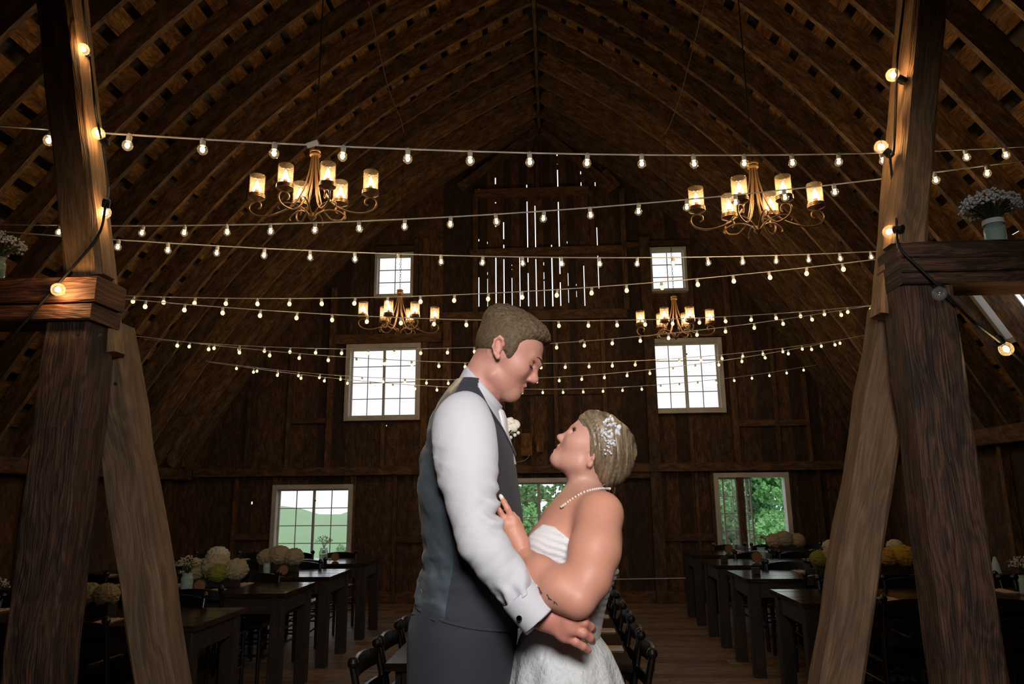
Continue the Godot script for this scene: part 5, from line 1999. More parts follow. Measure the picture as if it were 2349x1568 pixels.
	var hx := hhi.x - 0.0135
	mesh_field(st, f, Vector3(hx - 0.02, 1.12, BZ - 0.06), Vector3(hx + 0.30, cut + 0.022, BZ + 0.30), 0.007, func(p: Vector3) -> bool: return p.x > hx, tone)
	mesh_field(st, f, Vector3(hx - 0.10, 0.03, BZ - 0.30), Vector3(hx + 0.34, cut + 0.022, BZ + 0.14), 0.014, func(p: Vector3) -> bool: return p.z < BZ - 0.03 or p.y < 1.135, tone)
	var body := obj("body", st.commit(), skin_b, root)
	place.call(body)
	# nails
	var nail := plain(Color(0.90, 0.86, 0.84), 0.25)
	var nb: MeshInstance3D = obj("fingernail", ball(0.0052, 5, 8, 1.5), nail, root)
	nb.position = W.call(1150, 1140, -1.6025) - O
	nb.rotation.z = 0.5
	nb.scale.z = 0.4
	# far hand
	var f2 := Field.new()
	add_hand(f2, W.call(1222, 1250, BZ - 0.12), hf2, 0.0078, [], 0.025)
	# tattoo: small dark script marks on the forearm, part of the skin
	var ink := plain(Color(0.16, 0.12, 0.11), 0.7)
	var k2 := 0
	for q in [[1238, 1352], [1241, 1357], [1243, 1361], [1257, 1368], [1261, 1373], [1265, 1376], [1270, 1379], [1275, 1383]]:
		var dirv: Vector3 = (W.call(q[0], q[1], -1.4) - EYE).normalized()
		var o := EYE
		var t := 1.3
		var all := f.near(W.call(1250, 1365, -1.51), 0.12)
		while t < 1.8 and f.eval(o + dirv * t, all) > 0.0:
			t += 0.001
		if t < 1.75:
			var p := o + dirv * t
			var m := obj("tattoo_mark", tube(PackedVector3Array([Vector3(-0.003, 0.004, 0), Vector3(0.001, 0.0, 0.0006), Vector3(0.002 + 0.001 * (k2 % 3), -0.004, 0)]), [0.0009], 4), ink, root)
			m.position = p - O
			m.rotation.z = 0.3 * (k2 % 3) - 0.2
		k2 += 1
	# ---- hair
	var h := Field.new()
	var mm := func(x: float, y: float, z: float) -> Vector3: return T * (Vector3(x, y, z) * 0.001)
	h.ell(mm.call(-24, 14, 0), Vector3(0.080, 0.070, 0.070), T.basis, 0.02)
	h.ell(mm.call(20, 42, 0), Vector3(0.040, 0.032, 0.05), T.basis, 0.03)
	h.ell(mm.call(-74, -22, 0), Vector3(0.034, 0.042, 0.045), T.basis, 0.03)
	h.ell(mm.call(76, -64, 0), Vector3(0.090, 0.090, 0.4), T.basis, 0.007, -1)
	var hn := FastNoiseLite.new()
	hn.seed = 12
	hn.frequency = 1.0
	hn.fractal_octaves = 3
	var flow := func(q: Vector3) -> Vector2:
		var d := Vector2(q.x - 70.0, q.y + 60.0)
		return Vector2(d.length() + q.z * 0.35, d.angle() * 60.0)
	h.disp = func(p: Vector3) -> float:
		var q := Ti * p * 1000.0
		var w: Vector2 = flow.call(q)
		return 0.0032 * hn.get_noise_2d(w.x * 0.10, w.y * 0.016) + 0.0012 * hn.get_noise_2d(w.x * 0.4, w.y * 0.03 + 50.0)
	var hcol := func(p: Vector3) -> Color:
		var q := Ti * p * 1000.0
		var w: Vector2 = flow.call(q)
		# strands of lighter and darker hair, from noise alone
		var strand_tone := hn.get_noise_2d(w.x * 0.09 + 7.0, w.y * 0.014) * 0.9 + hn.get_noise_2d(w.x * 0.5, w.y * 0.03 + 90.0) * 0.6
		return Color(0.19, 0.13, 0.08).lerp(Color(0.46, 0.34, 0.21), clampf(0.5 + strand_tone * 1.1, 0, 1))
	st = st_new()
	mesh_field(st, h, hc + Vector3(-0.11, -0.14, -0.09), hc + Vector3(0.14, 0.12, 0.09), 0.003, null, hcol)
	var hm := plain(Color(1, 1, 1), 0.38)
	hm.vertex_color_use_as_albedo = true
	hm.albedo_texture = streaks(92, false)
	hm.uv1_scale = Vector3(9, 5, 1)
	place.call(obj("hair", st.commit(), hm, root))
	# loose ends under the bun
	for q in [[[-84, -50, 12], [-92, -66, 14], [-88, -80, 10]], [[-76, -54, 20], [-70, -72, 22], [-62, -80, 18]], [[-90, -44, 4], [-102, -58, 6], [-104, -70, 2]]]:
		var pts := []
		for w in q:
			pts.append(mm.call(w[0], w[1], w[2]))
		place.call(obj("loose_strand", tube(spline(pts, 4), [0.004, 0.003, 0.002, 0.0008], 5), plain(Color(0.42, 0.33, 0.22), 0.5), root))
	# ---- eyes, lashes, brows
	for s in [-1, 1]:
		var ev := obj("eye", ball(0.0093, 8, 12), plain(Color(0.85, 0.83, 0.80), 0.15), root)
		ev.position = mm.call(45.6, -2.0, s * 25) - O
		var ir := obj("iris", ball(0.0046, 6, 10), plain(Color(0.10, 0.085, 0.07), 0.1), ev)
		ir.position = T.basis * Vector3(0.0062, 0.001, s * 0.001)
		var la := []
		for q in [[56.5, 3.5, 16], [58.5, 4.2, 22], [57.0, 3.6, 28], [50.5, 0.4, 35]]:
			la.append(mm.call(q[0], q[1], s * q[2]))
		place.call(obj("eyelashes", tube(spline(la, 4), [0.0014, 0.0018, 0.002, 0.002, 0.0022, 0.0018, 0.0008], 5), plain(Color(0.03, 0.02, 0.02), 0.6), root))
		var lb := []
		for q in [[53.5, -6.6, 20], [53.5, -7.4, 27], [49, -4.6, 34]]:
			lb.append(mm.call(q[0], q[1], s * q[2]))
		place.call(obj("eyelashes", tube(spline(lb, 4), [0.0009], 5), plain(Color(0.08, 0.05, 0.04), 0.6), root))
		var br := []
		for q in [[60, 11, 11], [58.5, 15, 21], [52, 16, 31], [45, 12, 38]]:
			br.append(mm.call(q[0], q[1], s * q[2]))
		place.call(obj("eyebrow", tube(spline(br, 4), [0.001, 0.0018, 0.0018, 0.0018, 0.0012, 0.0006], 5), plain(Color(0.22, 0.14, 0.10), 0.8), root))
	# ---- gown
	var white := cloth(Color(0.87, 0.87, 0.88), 0.6, 0.25, 81, 0.02, 20.0)
	var neck := []
	for q in [[1195, 1250], [1208, 1238], [1218, 1222], [1245, 1200], [1272, 1205], [1306, 1233], [1350, 1272], [1400, 1302], [1430, 1310]]:
		neck.append(at_z(q[0], q[1], BZ + 0.07))
	var neck_y := func(x: float) -> float:
		for i in neck.size() - 1:
			if x < neck[i + 1].x:
				return lerpf(neck[i].y, neck[i + 1].y, clampf((x - neck[i].x) / (neck[i + 1].x - neck[i].x), 0, 1))
		return neck[neck.size() - 1].y
	var wy := at_z(1290, 1446, BZ).y
	tor.offset = 0.0045
	tor.cut = func(p: Vector3) -> float: return maxf(p.y - neck_y.call(p.x), wy - 0.05 - p.y)
	tor.disp = func(p: Vector3) -> float:
		# soft ruching running across the bust
		var yy := p.y + 0.35 * (p.x - O.x)
		return 0.0008 * sin(yy * 420.0 + 3.0 * n1.get_noise_3d(p.x * 9.0, p.y * 5.0, p.z * 9.0)) * clampf((p.y - wy) / 0.05, 0, 1)
	st = st_new()
	mesh_field(st, tor, W.call(1180, 1470, BZ) - Vector3(0, 0, 0.2), W.call(1440, 1150, BZ) + Vector3(0, 0, 0.2), 0.0045)
	place.call(obj("bodice", st.commit(), white, root))
	# lace skirt
	var lace := cloth(Color(0.84, 0.85, 0.86), 0.75, 0.2)
	var cn := FastNoiseLite.new()
	cn.seed = 5
	cn.noise_type = FastNoiseLite.TYPE_CELLULAR
	cn.frequency = 0.022
	cn.cellular_return_type = FastNoiseLite.RETURN_DISTANCE2_SUB
	cn.domain_warp_enabled = true
	cn.domain_warp_amplitude = 26.0
	cn.domain_warp_frequency = 0.03
	lace.heightmap_enabled = true
	lace.heightmap_texture = ImageTexture.create_from_image(cn.get_seamless_image(512, 512))
	lace.heightmap_scale = 0.55
	lace.uv1_triplanar = true
	lace.uv1_scale = Vector3.ONE * 3.6
	var rows := edge_rows([[1424, 1222, 1363, 0.130], [1440, 1206, 1366, 0.140], [1455, 1195, 1374, 0.150], [1475, 1187, 1389, 0.163], [1500, 1180, 1404, 0.175], [1568, 1168, 1427, 0.194]], BZ)
	var cx: float = rows[5][0].x
	for q in [[0.86, 0.165, 0.21, 0.01], [0.60, 0.21, 0.25, 0.03], [0.30, 0.28, 0.31, 0.05], [0.0, 0.37, 0.39, 0.08]]:
		rows.append([Vector3(cx + q[3], q[0], BZ), q[1], q[2], Vector3.RIGHT])
	var sk := func(p: Vector3, an: float, al: float) -> float:
		var low := smoothstep(0.25, 0.9, al)
		return low * 0.016 * sin(an * 11.0 + 1.5 * n1.get_noise_3d(p.x * 3.0, p.y * 2.0, p.z * 3.0)) + 0.004 * n1.get_noise_3d(p.x * 14.0, p.y * 7.0, p.z * 14.0)
	st = st_new()
	skin_rings(st, loft_points(rows, 6, 90, sk))
	place.call(obj("lace_skirt", st.commit(), lace, root))
	# ---- pearl necklace: its own thing
	var pn := thing("pearl_necklace", "strand of small white pearls round the woman's neck", "necklace", W.call(1340, 1128, BZ))
	var pearl := ball(0.0031, 6, 8)
	var pm := plain(Color(0.88, 0.84, 0.80), 0.2)
	var all := f.near(W.call(1340, 1130, BZ), 0.2)
	var path := []
	for q in [[1392, 1121], [1384, 1120], [1366, 1121], [1340, 1128], [1315, 1142], [1297, 1155], [1287, 1162]]:
		var d: Vector3 = (at_z(q[0], q[1], BZ) - EYE).normalized()
		var t := 1.45
		while t < 1.84 and f.eval(EYE + d * t, all) > 0.0015:
			t += 0.001
		path.append(EYE + d * minf(t, 1.80))
	var far := []
	for i in path.size():
		var p: Vector3 = path[path.size() - 1 - i]
		far.append(Vector3(p.x, p.y, 2.0 * BZ - p.z))
	var strand := spline(path + far, 14)
	var since := 1.0
	var last: Vector3 = strand[0]
	for p in strand:
		since += p.distance_to(last)
		last = p
		if since >= 0.0062:
			since = 0.0
			var o := obj("pearl", pearl, pm, pn)
			o.position = p - pn.position
	# ---- hair comb of pearls and crystals
	var comb_at := at_z(1402, 1000, BZ + 0.07)
	var hc2 := thing("hair_comb", "sparkling spray of crystals and white petals pinned in blonde hair", "hair ornament", comb_at)
	var hall := h.near(comb_at, 0.2)
	var cr := RandomNumberGenerator.new()
	cr.seed = 17
	var crystal := plain(Color(0.90, 0.91, 0.93), 0.08)
	crystal.metallic = 0.35
	var petal := plain(Color(0.86, 0.86, 0.87), 0.3)
	var spots := [[1390, 965, 1], [1387, 971, 1], [1396, 963, 1], [1401, 958, 1], [1405, 962, 1], [1408, 972, 1], [1412, 977, 0], [1418, 978, 1], [1421, 982, 1], [1417, 987, 1], [1414, 991, 1], [1419, 993, 1], [1394, 976, 0], [1401, 975, 1], [1390, 984, 0], [1386, 993, 1], [1391, 997, 1], [1381, 999, 0], [1399, 989, 1], [1403, 986, 0], [1404, 997, 1], [1399, 1002, 1],
		[1390, 1011, 0], [1396, 1010, 0], [1400, 1013, 1], [1402, 1018, 0], [1410, 1011, 0], [1409, 1019, 1], [1395, 1016, 0], [1393, 1023, 0], [1387, 1032, 0], [1394, 1033, 0], [1399, 1036, 0], [1402, 1040, 0], [1389, 1041, 0], [1397, 1026, 0]]
	for q in spots:
		var d: Vector3 = (at_z(q[0], q[1], BZ) - EYE).normalized()
		var t := 1.5
		while t < 1.95 and h.eval(EYE + d * t, hall) > 0.002:
			t += 0.0015
		if t > 1.9:
			continue
		var p := EYE + d * t
		var m: MeshInstance3D
		if q[2]:
			m = obj("petal", ball(0.0052, 5, 8, 1.5), petal if cr.randf() < 0.5 else crystal, hc2)
			m.scale = Vector3(0.8, 1.0, 0.55)
		else:
			m = obj("crystal", ball(0.0031, 4, 6), crystal, hc2)
		m.position = p - comb_at
		m.rotation = Vector3(cr.randf() * 0.6, cr.randf() * 0.6, cr.randf() * 3.0)
	# ---- ring
	var rg := thing("ring", "silver ring with a small sparkling stone on woman's finger", "ring", W.call(1150, 1202, -1.602))
	var rr := []
	for k in 17:
		var a := TAU * k / 16
		rr.append(Vector3(cos(a) * 0.0092, sin(a) * 0.0030 + cos(a) * 0.002, sin(a) * 0.0092))
	obj("band", tube(PackedVector3Array(rr), [0.001], 6), plain(Color(0.85, 0.83, 0.80), 0.15, 1.0), rg)
	var stn := obj("stone", ball(0.0026, 4, 6), crystal, rg)
	stn.position = Vector3(0.001, 0.001, 0.0098)

# ---------------------------------------------------------------- tables, chairs and what stands on them
var chair0: Node3D = null

func make_chair() -> Node3D:
	var t := thing("ladder_back_chair", "black chair", "chair", Vector3.ZERO)
	for s in [-1, 1]:
		var x: float = s * 0.195
		obj("rear_leg", tube(spline([Vector3(x, 0, 0.20), Vector3(x, 0.25, 0.185), Vector3(x, 0.46, 0.185), Vector3(x, 0.66, 0.215), Vector3(x, 0.80, 0.245)], 3), [0.016, 0.016, 0.017, 0.017, 0.017, 0.016, 0.015], 8), M.black, t)
		var fin := obj("finial", lathe([Vector2(0.013, 0.0), Vector2(0.021, 0.010), Vector2(0.023, 0.022), Vector2(0.017, 0.036), Vector2(0.007, 0.043), Vector2(0, 0.045)], 12), M.black, t)
		fin.position = Vector3(x, 0.795, 0.245)
		obj("front_leg", tube(PackedVector3Array([Vector3(x * 1.02, 0, -0.185), Vector3(x * 1.02, 0.44, -0.18)]), [0.014, 0.018], 8), M.black, t)
		obj("side_stretcher", tube(PackedVector3Array([Vector3(x, 0.20, -0.18), Vector3(x, 0.20, 0.19)]), [0.009], 6), M.black, t)
		obj("side_stretcher", tube(PackedVector3Array([Vector3(x, 0.32, -0.18), Vector3(x, 0.32, 0.19)]), [0.009], 6), M.black, t)
	obj("front_stretcher", tube(PackedVector3Array([Vector3(-0.195, 0.24, -0.18), Vector3(0.195, 0.24, -0.18)]), [0.009], 6), M.black, t)
	obj("rear_stretcher", tube(PackedVector3Array([Vector3(-0.195, 0.26, 0.19), Vector3(0.195, 0.26, 0.19)]), [0.009], 6), M.black, t)
	obj("seat", bar(Vector3(0, 0.452, -0.21), Vector3(0, 0.452, 0.19), 0.43, 0.03, Vector3.UP, 0.008), M.black, t)
	# three bowed slats, the top one arched
	for q in [[0.56, 0.05, 0.197, 0.0], [0.665, 0.05, 0.215, 0.0], [0.765, 0.06, 0.238, 0.022]]:
		var st := st_new()
		var rings := []
		for i in 9:
			var u := -1.0 + i / 4.0
			var arch: float = q[3] * (1.0 - u * u)
			var z: float = q[2] + 0.028 * (1.0 - u * u)
			var x := u * 0.19
			rings.append([Vector3(x, q[0] - q[1] * 0.5, z - 0.007), Vector3(x, q[0] - q[1] * 0.5, z + 0.007), Vector3(x, q[0] + q[1] * 0.5 + arch, z + 0.009), Vector3(x, q[0] + q[1] * 0.5 + arch, z - 0.005)])
		for i in 8:
			for k in 4:
				var k2 := (k + 1) % 4
				var a: Vector3 = rings[i][k]
				var b: Vector3 = rings[i][k2]
				var c: Vector3 = rings[i + 1][k2]
				var d: Vector3 = rings[i + 1][k]
				var mid: Vector3 = (rings[i][0] + rings[i][2]) * 0.5
				var n := (c - a).cross(d - b).normalized()
				if n.dot((a + b) * 0.5 - mid) < 0:
					n = -n
				quad(st, a, b, c, d, n)
		obj("back_slat", st.commit(), M.black, t)
	t.set_meta("base_name", "ladder_back_chair")
	return t

func put_chair(at: Vector3, turn: float, label: String, group: String) -> void:
	if chair0 == null:
		chair0 = make_chair()
		chair0.position = at
		chair0.rotation.y = turn
		chair0.set_meta("label", label)
		chair0.set_meta("group", group)
	else:
		copy_of(chair0, at, turn, label, group)
	if chair0 != null:
		pass

# x0..x1, z0..z1: outline of the top
func make_table(x0: float, x1: float, z0: float, z1: float, label: String, along_x: bool) -> Node3D:
	var c := Vector3((x0 + x1) * 0.5, 0, (z0 + z1) * 0.5)
	var t := thing("farm_table", label, "table", c, 0.0, "long farm tables")
	var hx := (x1 - x0) * 0.5
	var hz := (z1 - z0) * 0.5
	var n := 5
	for i in n:
		if along_x:
			var za := -hz + 2 * hz * i / n
			obj("top_plank", block(Vector3(-hx, 0.728, za + 0.0015), Vector3(hx, 0.76 - rng.randf() * 0.0015, za + 2 * hz / n - 0.0015), 0.002), M.table, t)
		else:
			var xa := -hx + 2 * hx * i / n
			obj("top_plank", block(Vector3(xa + 0.0015, 0.728, -hz), Vector3(xa + 2 * hx / n - 0.0015, 0.76 - rng.randf() * 0.0015, hz), 0.002), M.table, t)
	for s in [-1, 1]:
		obj("apron", block(Vector3(-hx + 0.07, 0.61, s * (hz - 0.045) - 0.012), Vector3(hx - 0.07, 0.728, s * (hz - 0.045) + 0.012)), M.tableleg, t)
		obj("apron", block(Vector3(s * (hx - 0.045) - 0.012, 0.61, -hz + 0.07), Vector3(s * (hx - 0.045) + 0.012, 0.728, hz - 0.07)), M.tableleg, t)
		for r in [-1, 1]:
			var lx := hx - 0.065 if along_x else 0.10
			obj("leg", block(Vector3(s * lx - 0.045, 0, r * (hz - 0.065) - 0.045), Vector3(s * lx + 0.045, 0.728, r * (hz - 0.065) + 0.045), 0.006), M.tableleg, t)
	return t

var paper: StandardMaterial3D
var flat_wood: StandardMaterial3D

func setting(x: float, z: float, toward: float, along_x: bool, label: String, group: String) -> void:
	# folded napkin with a slim wooden-handled knife and fork on it
	var t := thing("place_setting", label, "place setting", Vector3(x, 0.7602, z), 0.0 if along_x else PI / 2, group)
	obj("napkin", block(Vector3(-0.05, 0, -0.10), Vector3(0.05, 0.004, 0.10), 0.001), paper, t)
	obj("knife", block(Vector3(0.012, 0.004, -0.09), Vector3(0.026, 0.009, 0.09), 0.002), flat_wood, t)
	var fk := obj("fork", block(Vector3(-0.026, 0.004, -0.085), Vector3(-0.016, 0.008, 0.03), 0.002), flat_wood, t)
	for k in 3:
		obj("tine", block(Vector3(-0.027 + k * 0.0045, 0.004, 0.03), Vector3(-0.025 + k * 0.0045, 0.007, 0.07)), flat_wood, fk)

func build_tables() -> void:
	paper = cloth(Color(0.72, 0.66, 0.62), 0.8, 0.1)
	flat_wood = plain(Color(0.72, 0.55, 0.36), 0.5)
	var words := ["nearest the timber frame", "second from the timber frame", "third from the timber frame", "farthest from the timber frame"]
	var zl := [[-4.78, -4.1], [-6.15, -5.45], [-7.25, -6.55], [-8.5, -7.8]]
	var zr := [[-5.6, -4.9], [-6.95, -6.25], [-8.1, -7.4], [-9.3, -8.6]]
	for i in 4:
		make_table(-4.5, -2.0, zl[i][0], zl[i][1], "dark farm table left of the aisle, %s" % words[i], true)
		for k in 4:
			var x := -2.60 - 0.51 * k
			put_chair(Vector3(x, 0, zl[i][1] - 0.09), rng.randf_range(-0.06, 0.06), "black ladder-back chair on the camera side of left table %s" % words[i], "chairs left of the aisle")
			put_chair(Vector3(x + 0.05, 0, zl[i][0] + 0.09), PI + rng.randf_range(-0.06, 0.06), "black ladder-back chair on the window side of left table %s" % words[i], "chairs left of the aisle")
			setting(x, zl[i][1] - 0.15, 1, true, "napkin and cutlery on the camera side of left table %s" % words[i], "place settings")
			setting(x + 0.05, zl[i][0] + 0.15, 1, true, "napkin and cutlery on the window side of left table %s" % words[i], "place settings")
	for i in 4:
		make_table(1.55, 3.95, zr[i][0], zr[i][1], "dark farm table right of the aisle, %s" % words[i], true)
		for k in 4:
			var x := 2.16 + 0.475 * k
			put_chair(Vector3(x, 0, zr[i][1] - 0.05), rng.randf_range(-0.06, 0.06), "black ladder-back chair on the camera side of right table %s" % words[i], "chairs right of the aisle")
			put_chair(Vector3(x, 0, zr[i][0] + 0.05), PI + rng.randf_range(-0.06, 0.06), "black ladder-back chair on the window side of right table %s" % words[i], "chairs right of the aisle")
			setting(x, zr[i][1] - 0.15, 1, true, "napkin and cutlery on the camera side of right table %s" % words[i], "place settings")
			setting(x, zr[i][0] + 0.15, 1, true, "napkin and cutlery on the window side of right table %s" % words[i], "place settings")
	# the long table in the aisle behind the couple
	make_table(-0.735, 0.31, -5.7, -3.22, "long dark farm table in the aisle behind the couple", false)
	for k in 5:
		put_chair(Vector3(0.135, 0, -3.34 - 0.44 * k), PI / 2, "glossy black chair tucked under the aisle table on the woman's side", "chairs of the aisle table")
		put_chair(Vector3(-0.555, 0, -3.16 - 0.44 * k), -PI / 2, "glossy black chair tucked under the aisle table on the man's side", "chairs of the aisle table")
		setting(0.195, -3.52 - 0.44 * k, 1, false, "napkin and cutlery on the woman's side of the aisle table", "place settings")
		setting(-0.56, -3.40 - 0.44 * k, 1, false, "napkin and cutlery on the man's side of the aisle table", "place settings")
	build_flowers()

func bumpy_ball(r: float, sd: int, amp: float, freq: float, sy := 0.85) -> ArrayMesh:
	var n := FastNoiseLite.new()
	n.seed = sd
	n.noise_type = FastNoiseLite.TYPE_CELLULAR
	n.cellular_return_type = FastNoiseLite.RETURN_DISTANCE
	n.frequency = 1.0
	var rings := []
	var R := 22
	var S := 34
	for i in R + 1:
		var b := -PI / 2 + PI * i / R
		var ring := []
		for k in S:
			var a := TAU * k / S
			var d := Vector3(cos(b) * cos(a), sin(b), cos(b) * sin(a))
			var v := r * (1.0 - amp * n.get_noise_3dv(d * freq))
			ring.append(Vector3(d.x, d.y * sy, d.z) * v)
		rings.append(ring)
	var st := st_new()
	for i in R:
		for k in S:
			var k2 := (k + 1) % S
			var a: Vector3 = rings[i][k]
			var b: Vector3 = rings[i][k2]
			var c: Vector3 = rings[i + 1][k2]
			var d: Vector3 = rings[i + 1][k]
			var nn := (c - a).cross(d - b)
			nn = Vector3.UP if nn.length() < 1e-12 else nn.normalized()
			if nn.dot(a + c) < 0:
				nn = -nn
			quad(st, a, b, c, d, nn)
	return st.commit()

# a dome of tiny blossoms on thin stems
func breath(r: float, count: int, blossom: float, sd: int) -> Array:
	var q := RandomNumberGenerator.new()
	q.seed = sd
	var st := st_new()
	var ss := st_new()
	for i in count:
		var d := Vector3(q.randfn(), absf(q.randfn()) * 0.8 - 0.12, q.randfn()).normalized()
		var p := d * r * q.randf_range(0.72, 1.0)
		p.y *= 0.72
		var s := blossom * q.randf_range(0.7, 1.15)
		# a little faceted blossom
		var e := [Vector3(s, 0, 0), Vector3(0, 0, s), Vector3(-s, 0, 0), Vector3(0, 0, -s)]
		var bs := Basis.from_euler(Vector3(q.randf() * 3, q.randf() * 3, q.randf() * 3))
		for k in 4:
			for tip in [Vector3(0, s * 0.8, 0), Vector3(0, -s * 0.8, 0)]:
				var a: Vector3 = bs * e[k]
				var b: Vector3 = bs * e[(k + 1) % 4]
				var c: Vector3 = bs * tip
				tri(st, p + a, p + b, p + c, (a + b + c).normalized())
		if i % 3 == 0:
			add_tube(ss, PackedVector3Array([Vector3(0, -r * 0.75, 0), p * 0.5 + Vector3(0, -r * 0.15, 0), p]), [0.0007], 3, false)
	return [st.commit(), ss.commit()]

var jar_mesh: ArrayMesh
var jar_water: ArrayMesh
func jar_of_flowers(at: Vector3, label: String, sc: float, sd: int, cols: Color, count := 120) -> Node3D:
	var t := thing("flower_jar", label, "flower jar", at, sd * 0.7, "jars of small white flowers")
	if jar_mesh == null:
		jar_mesh = lathe([Vector2(0, 0.002), Vector2(0.030, 0.0), Vector2(0.036, 0.008), Vector2(0.037, 0.075), Vector2(0.031, 0.088), Vector2(0.030, 0.098), Vector2(0.0335, 0.099), Vector2(0.0335, 0.105), Vector2(0.029, 0.105), Vector2(0.0285, 0.088), Vector2(0.034, 0.074), Vector2(0.033, 0.010), Vector2(0, 0.008)], 20)
		jar_water = lathe([Vector2(0, 0.009), Vector2(0.0325, 0.0105), Vector2(0.0332, 0.055), Vector2(0, 0.055)], 16)
	var j := obj("jar", jar_mesh, M.jar, t)
	j.scale = Vector3.ONE * sc
	var w := obj("water", jar_water, M.jar_water, t)
	w.scale = Vector3.ONE * sc
	var b := breath(0.075 * sc, count, 0.0045 * sc, sd)
	var f := obj("blossoms", b[0], plain(cols, 0.8), t)
	f.position = Vector3(0, 0.155 * sc, 0)
	f.set_meta("kind", "stuff")
	var s := obj("stems", b[1], M.stem, t)
	s.position = Vector3(0, 0.155 * sc, 0)
	s.set_meta("kind", "stuff")
	return t

func hydrangeas(at: Vector3, label: String, heads: Array, w: float) -> void:
	var t := thing("hydrangea_box", label, "flower box", at, 0.0, "boxes of hydrangeas")
	obj("box", block(Vector3(-w, 0, -0.05), Vector3(w, 0.085, 0.05), 0.003), M.tableleg, t)
	for h in heads:
		var m := obj("flower_head", bumpy_ball(h[3] * 0.86, int(h[0] * 1000) + 7, 0.6, 9.5), h[4], t)
		m.position = Vector3(h[0], h[1], h[2])

func wood_slice(at: Vector3, r: float, label: String) -> void:
	var t := thing("wood_slice", label, "wood slice", at, 0.15, "round wood slices")
	var d := obj("face", lathe([Vector2(0, -0.011), Vector2(r * 0.93, -0.011), Vector2(r * 0.93, 0.011), Vector2(0, 0.011)], 20), flat_wood_dark, t)
	d.position = Vector3(0, r, 0)
	d.rotation.x = PI / 2
	var b := obj("bark", lathe([Vector2(r * 0.93, -0.012), Vector2(r, -0.011), Vector2(r * 1.02, 0.0), Vector2(r, 0.011), Vector2(r * 0.93, 0.012)], 20), M.tableleg, t)
	b.position = Vector3(0, r, 0)
	b.rotation.x = PI / 2

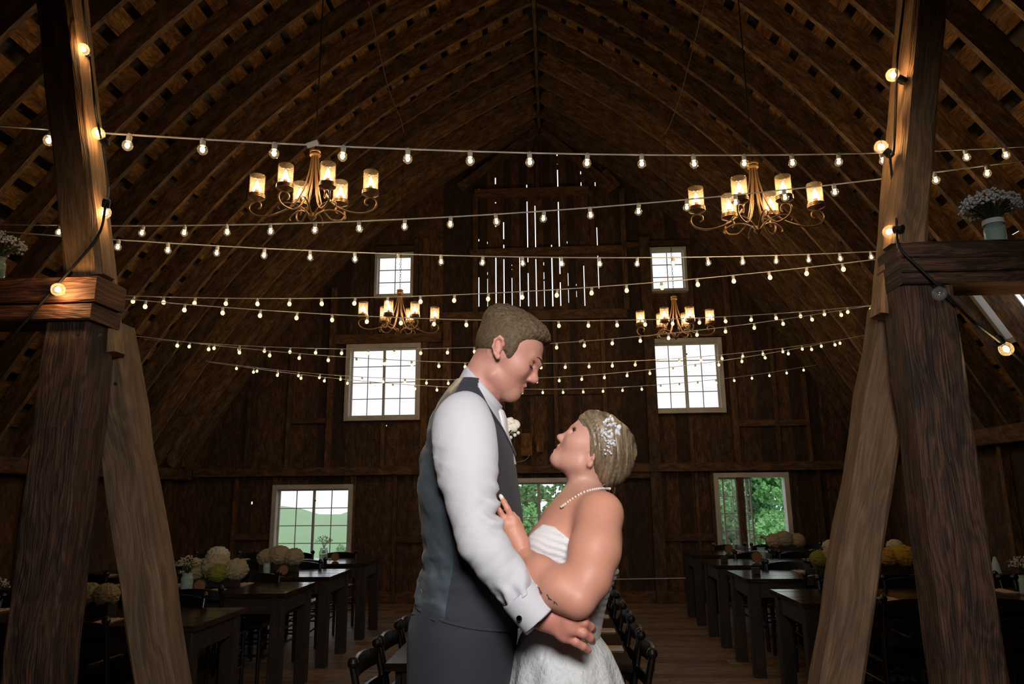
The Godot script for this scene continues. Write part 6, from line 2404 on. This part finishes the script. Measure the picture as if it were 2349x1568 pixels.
var flat_wood_dark: StandardMaterial3D
func build_flowers() -> void:
	M.jar = glass(Color(0.80, 0.93, 0.90), 0.22, 0.04)
	M.jar_water = glass(Color(0.70, 0.78, 0.70), 0.35, 0.05)
	M.stem = plain(Color(0.20, 0.27, 0.15), 0.8)
	flat_wood_dark = plain(Color(0.50, 0.34, 0.20), 0.7)
	var cream := plain(Color(0.60, 0.55, 0.45), 0.9)
	var white := plain(Color(0.70, 0.68, 0.62), 0.9)
	var yellow := plain(Color(0.66, 0.52, 0.18), 0.9)
	var green := plain(Color(0.46, 0.46, 0.18), 0.9)
	var on := func(u: float, z: float) -> Vector3: return Vector3(at_z(u, 1300, z).x, 0.761, z)
	# left of the aisle
	hydrangeas(on.call(500, -5.85), "box of cream hydrangeas with one green head, left of the aisle", [[-0.16, 0.13, 0, 0.085, cream], [-0.02, 0.16, 0.0, 0.105, cream], [0.03, 0.115, 0.06, 0.075, green], [0.15, 0.13, 0, 0.085, cream], [-0.03, 0.23, -0.05, 0.08, white]], 0.17)
	hydrangeas(on.call(640, -6.98), "low box of cream hydrangeas before the lower left window", [[-0.12, 0.13, 0, 0.085, cream], [0.0, 0.15, 0, 0.095, cream], [0.14, 0.135, 0, 0.085, cream]], 0.18)
	hydrangeas(on.call(228, -4.45), "small box of cream hydrangeas on the left table nearest the timber frame", [[-0.05, 0.12, 0, 0.075, cream], [0.06, 0.12, 0, 0.07, cream]], 0.11)
	jar_of_flowers(on.call(432, -5.60), "glass jar of bushy cream flowers beside a wood slice on the second left table", 1.25, 3, Color(0.78, 0.72, 0.62), 260)
	jar_of_flowers(on.call(612, -6.80), "empty-looking glass jar with sparse flowers beside low hydrangea box", 0.9, 4, Color(0.75, 0.72, 0.64), 30)
	jar_of_flowers(on.call(741, -8.15), "glass jar of white sprigs standing before the lower left window", 1.3, 5, Color(0.72, 0.76, 0.70), 110)
	jar_of_flowers(on.call(366, -6.85), "glass jar of cream flowers half hidden by the left brace", 1.2, 6, Color(0.74, 0.69, 0.60), 200)
	jar_of_flowers(on.call(-6, -4.42), "jar of white sprigs beside the left hewn post", 1.1, 12, Color(0.80, 0.80, 0.80), 160)
	wood_slice(on.call(462, -5.55), 0.045, "round wood slice standing beside the bushy cream jar")
	wood_slice(on.call(651, -6.69), 0.045, "round wood slice standing before the low hydrangea box")
	wood_slice(on.call(768, -8.1), 0.045, "round wood slice beside the jar before the lower left window")
	# right of the aisle
	hydrangeas(on.call(1808, -8.95), "wide box of cream hydrangeas under the lower right window", [[-0.14, 0.13, 0, 0.085, cream], [-0.02, 0.15, 0, 0.095, cream], [0.13, 0.13, 0, 0.085, cream]], 0.19)
	hydrangeas(on.call(1915, -6.62), "box of cream and green hydrangeas behind a wood slice, right of the aisle", [[-0.12, 0.12, 0, 0.075, green], [-0.01, 0.14, 0.02, 0.09, cream], [0.12, 0.14, 0, 0.09, white], [0.0, 0.22, -0.05, 0.06, white]], 0.17)
	hydrangeas(on.call(2066, -6.62), "box of golden yellow hydrangeas between the right brace and post", [[-0.11, 0.13, 0, 0.085, yellow], [0.02, 0.145, 0.01, 0.095, yellow], [0.14, 0.14, 0, 0.085, yellow], [0.0, 0.22, -0.06, 0.06, white]], 0.18)
	jar_of_flowers(on.call(1683, -9.02), "glass jar of white sprigs below the open window sash", 1.0, 7, Color(0.74, 0.76, 0.70), 120)
	jar_of_flowers(on.call(1749, -7.82), "glass jar of loose white sprigs on the third right table", 1.3, 8, Color(0.76, 0.76, 0.70), 130)
	jar_of_flowers(on.call(2348, -5.25), "jar of white flowers beside the right hewn post", 1.2, 9, Color(0.80, 0.78, 0.74), 200)
	wood_slice(on.call(1674, -8.86), 0.05, "round wood slice below the open window sash")
	wood_slice(on.call(1737, -7.66), 0.055, "round wood slice beside the jar of loose white sprigs")
	wood_slice(on.call(1917, -6.46), 0.06, "tall wood slice before the cream and green hydrangeas")
	for q in [[1.72, -6.6, "first"], [1.70, -7.7, "second"], [2.15, -6.5, "third"]]:
		var b := obj("candle_block", block(Vector3(-0.03, 0, -0.03), Vector3(0.03, 0.055, 0.03), 0.004), M.tableleg)
		b.position = Vector3(q[0], 0.761, q[1])
		tag(b, "small brown wooden candle block on the %s" % {"first": "second right table, near its aisle end", "second": "third right table, near its aisle end", "third": "second right table, beside the wood slice"}[q[2]], "candle block", "wooden candle blocks")
	var nap := obj("standing_napkin", lathe([Vector2(0.045, 0.0), Vector2(0.035, 0.06), Vector2(0.012, 0.13), Vector2(0.0, 0.135)], 5), plain(Color(0.66, 0.75, 0.76), 0.8))
	nap.position = Vector3(at_z(2285, 1300, -6.6).x, 0.761, -6.6)
	tag(nap, "pale blue folded napkin standing beyond the right hewn post", "napkin")

func build_small_things() -> void:
	# jars of white sprigs on the two tie beams
	var top_r := at_z(2287, 563, -2.225)
	var a := jar_of_flowers(Vector3(top_r.x, 2.192, -2.225), "clear jar with lace rim and white sprigs on right tie beam", 0.82, 10, Color(0.86, 0.87, 0.88), 520)
	a.get_node("blossoms").scale = Vector3(1.75, 1.35, 1.4)
	a.get_node("stems").scale = Vector3(1.6, 1.2, 1.3)
	var lace := obj("lace_band", lathe([Vector2(0.0285, 0.074), Vector2(0.0315, 0.074), Vector2(0.0300, 0.090), Vector2(0.0265, 0.090)], 20), plain(Color(0.85, 0.84, 0.84), 0.8), a)
	lace.set_meta("label", "white lace band")
	var top_l := at_z(5, 600, -2.225)
	var b := jar_of_flowers(Vector3(top_l.x - 0.02, 2.17, -2.225), "clear jar of white sprigs on left tie beam", 0.82, 11, Color(0.86, 0.86, 0.88), 260)
	b.get_node("blossoms").scale = Vector3(1.35, 1.25, 1.3)
	b.get_node("stems").scale = Vector3(1.3, 1.2, 1.2)
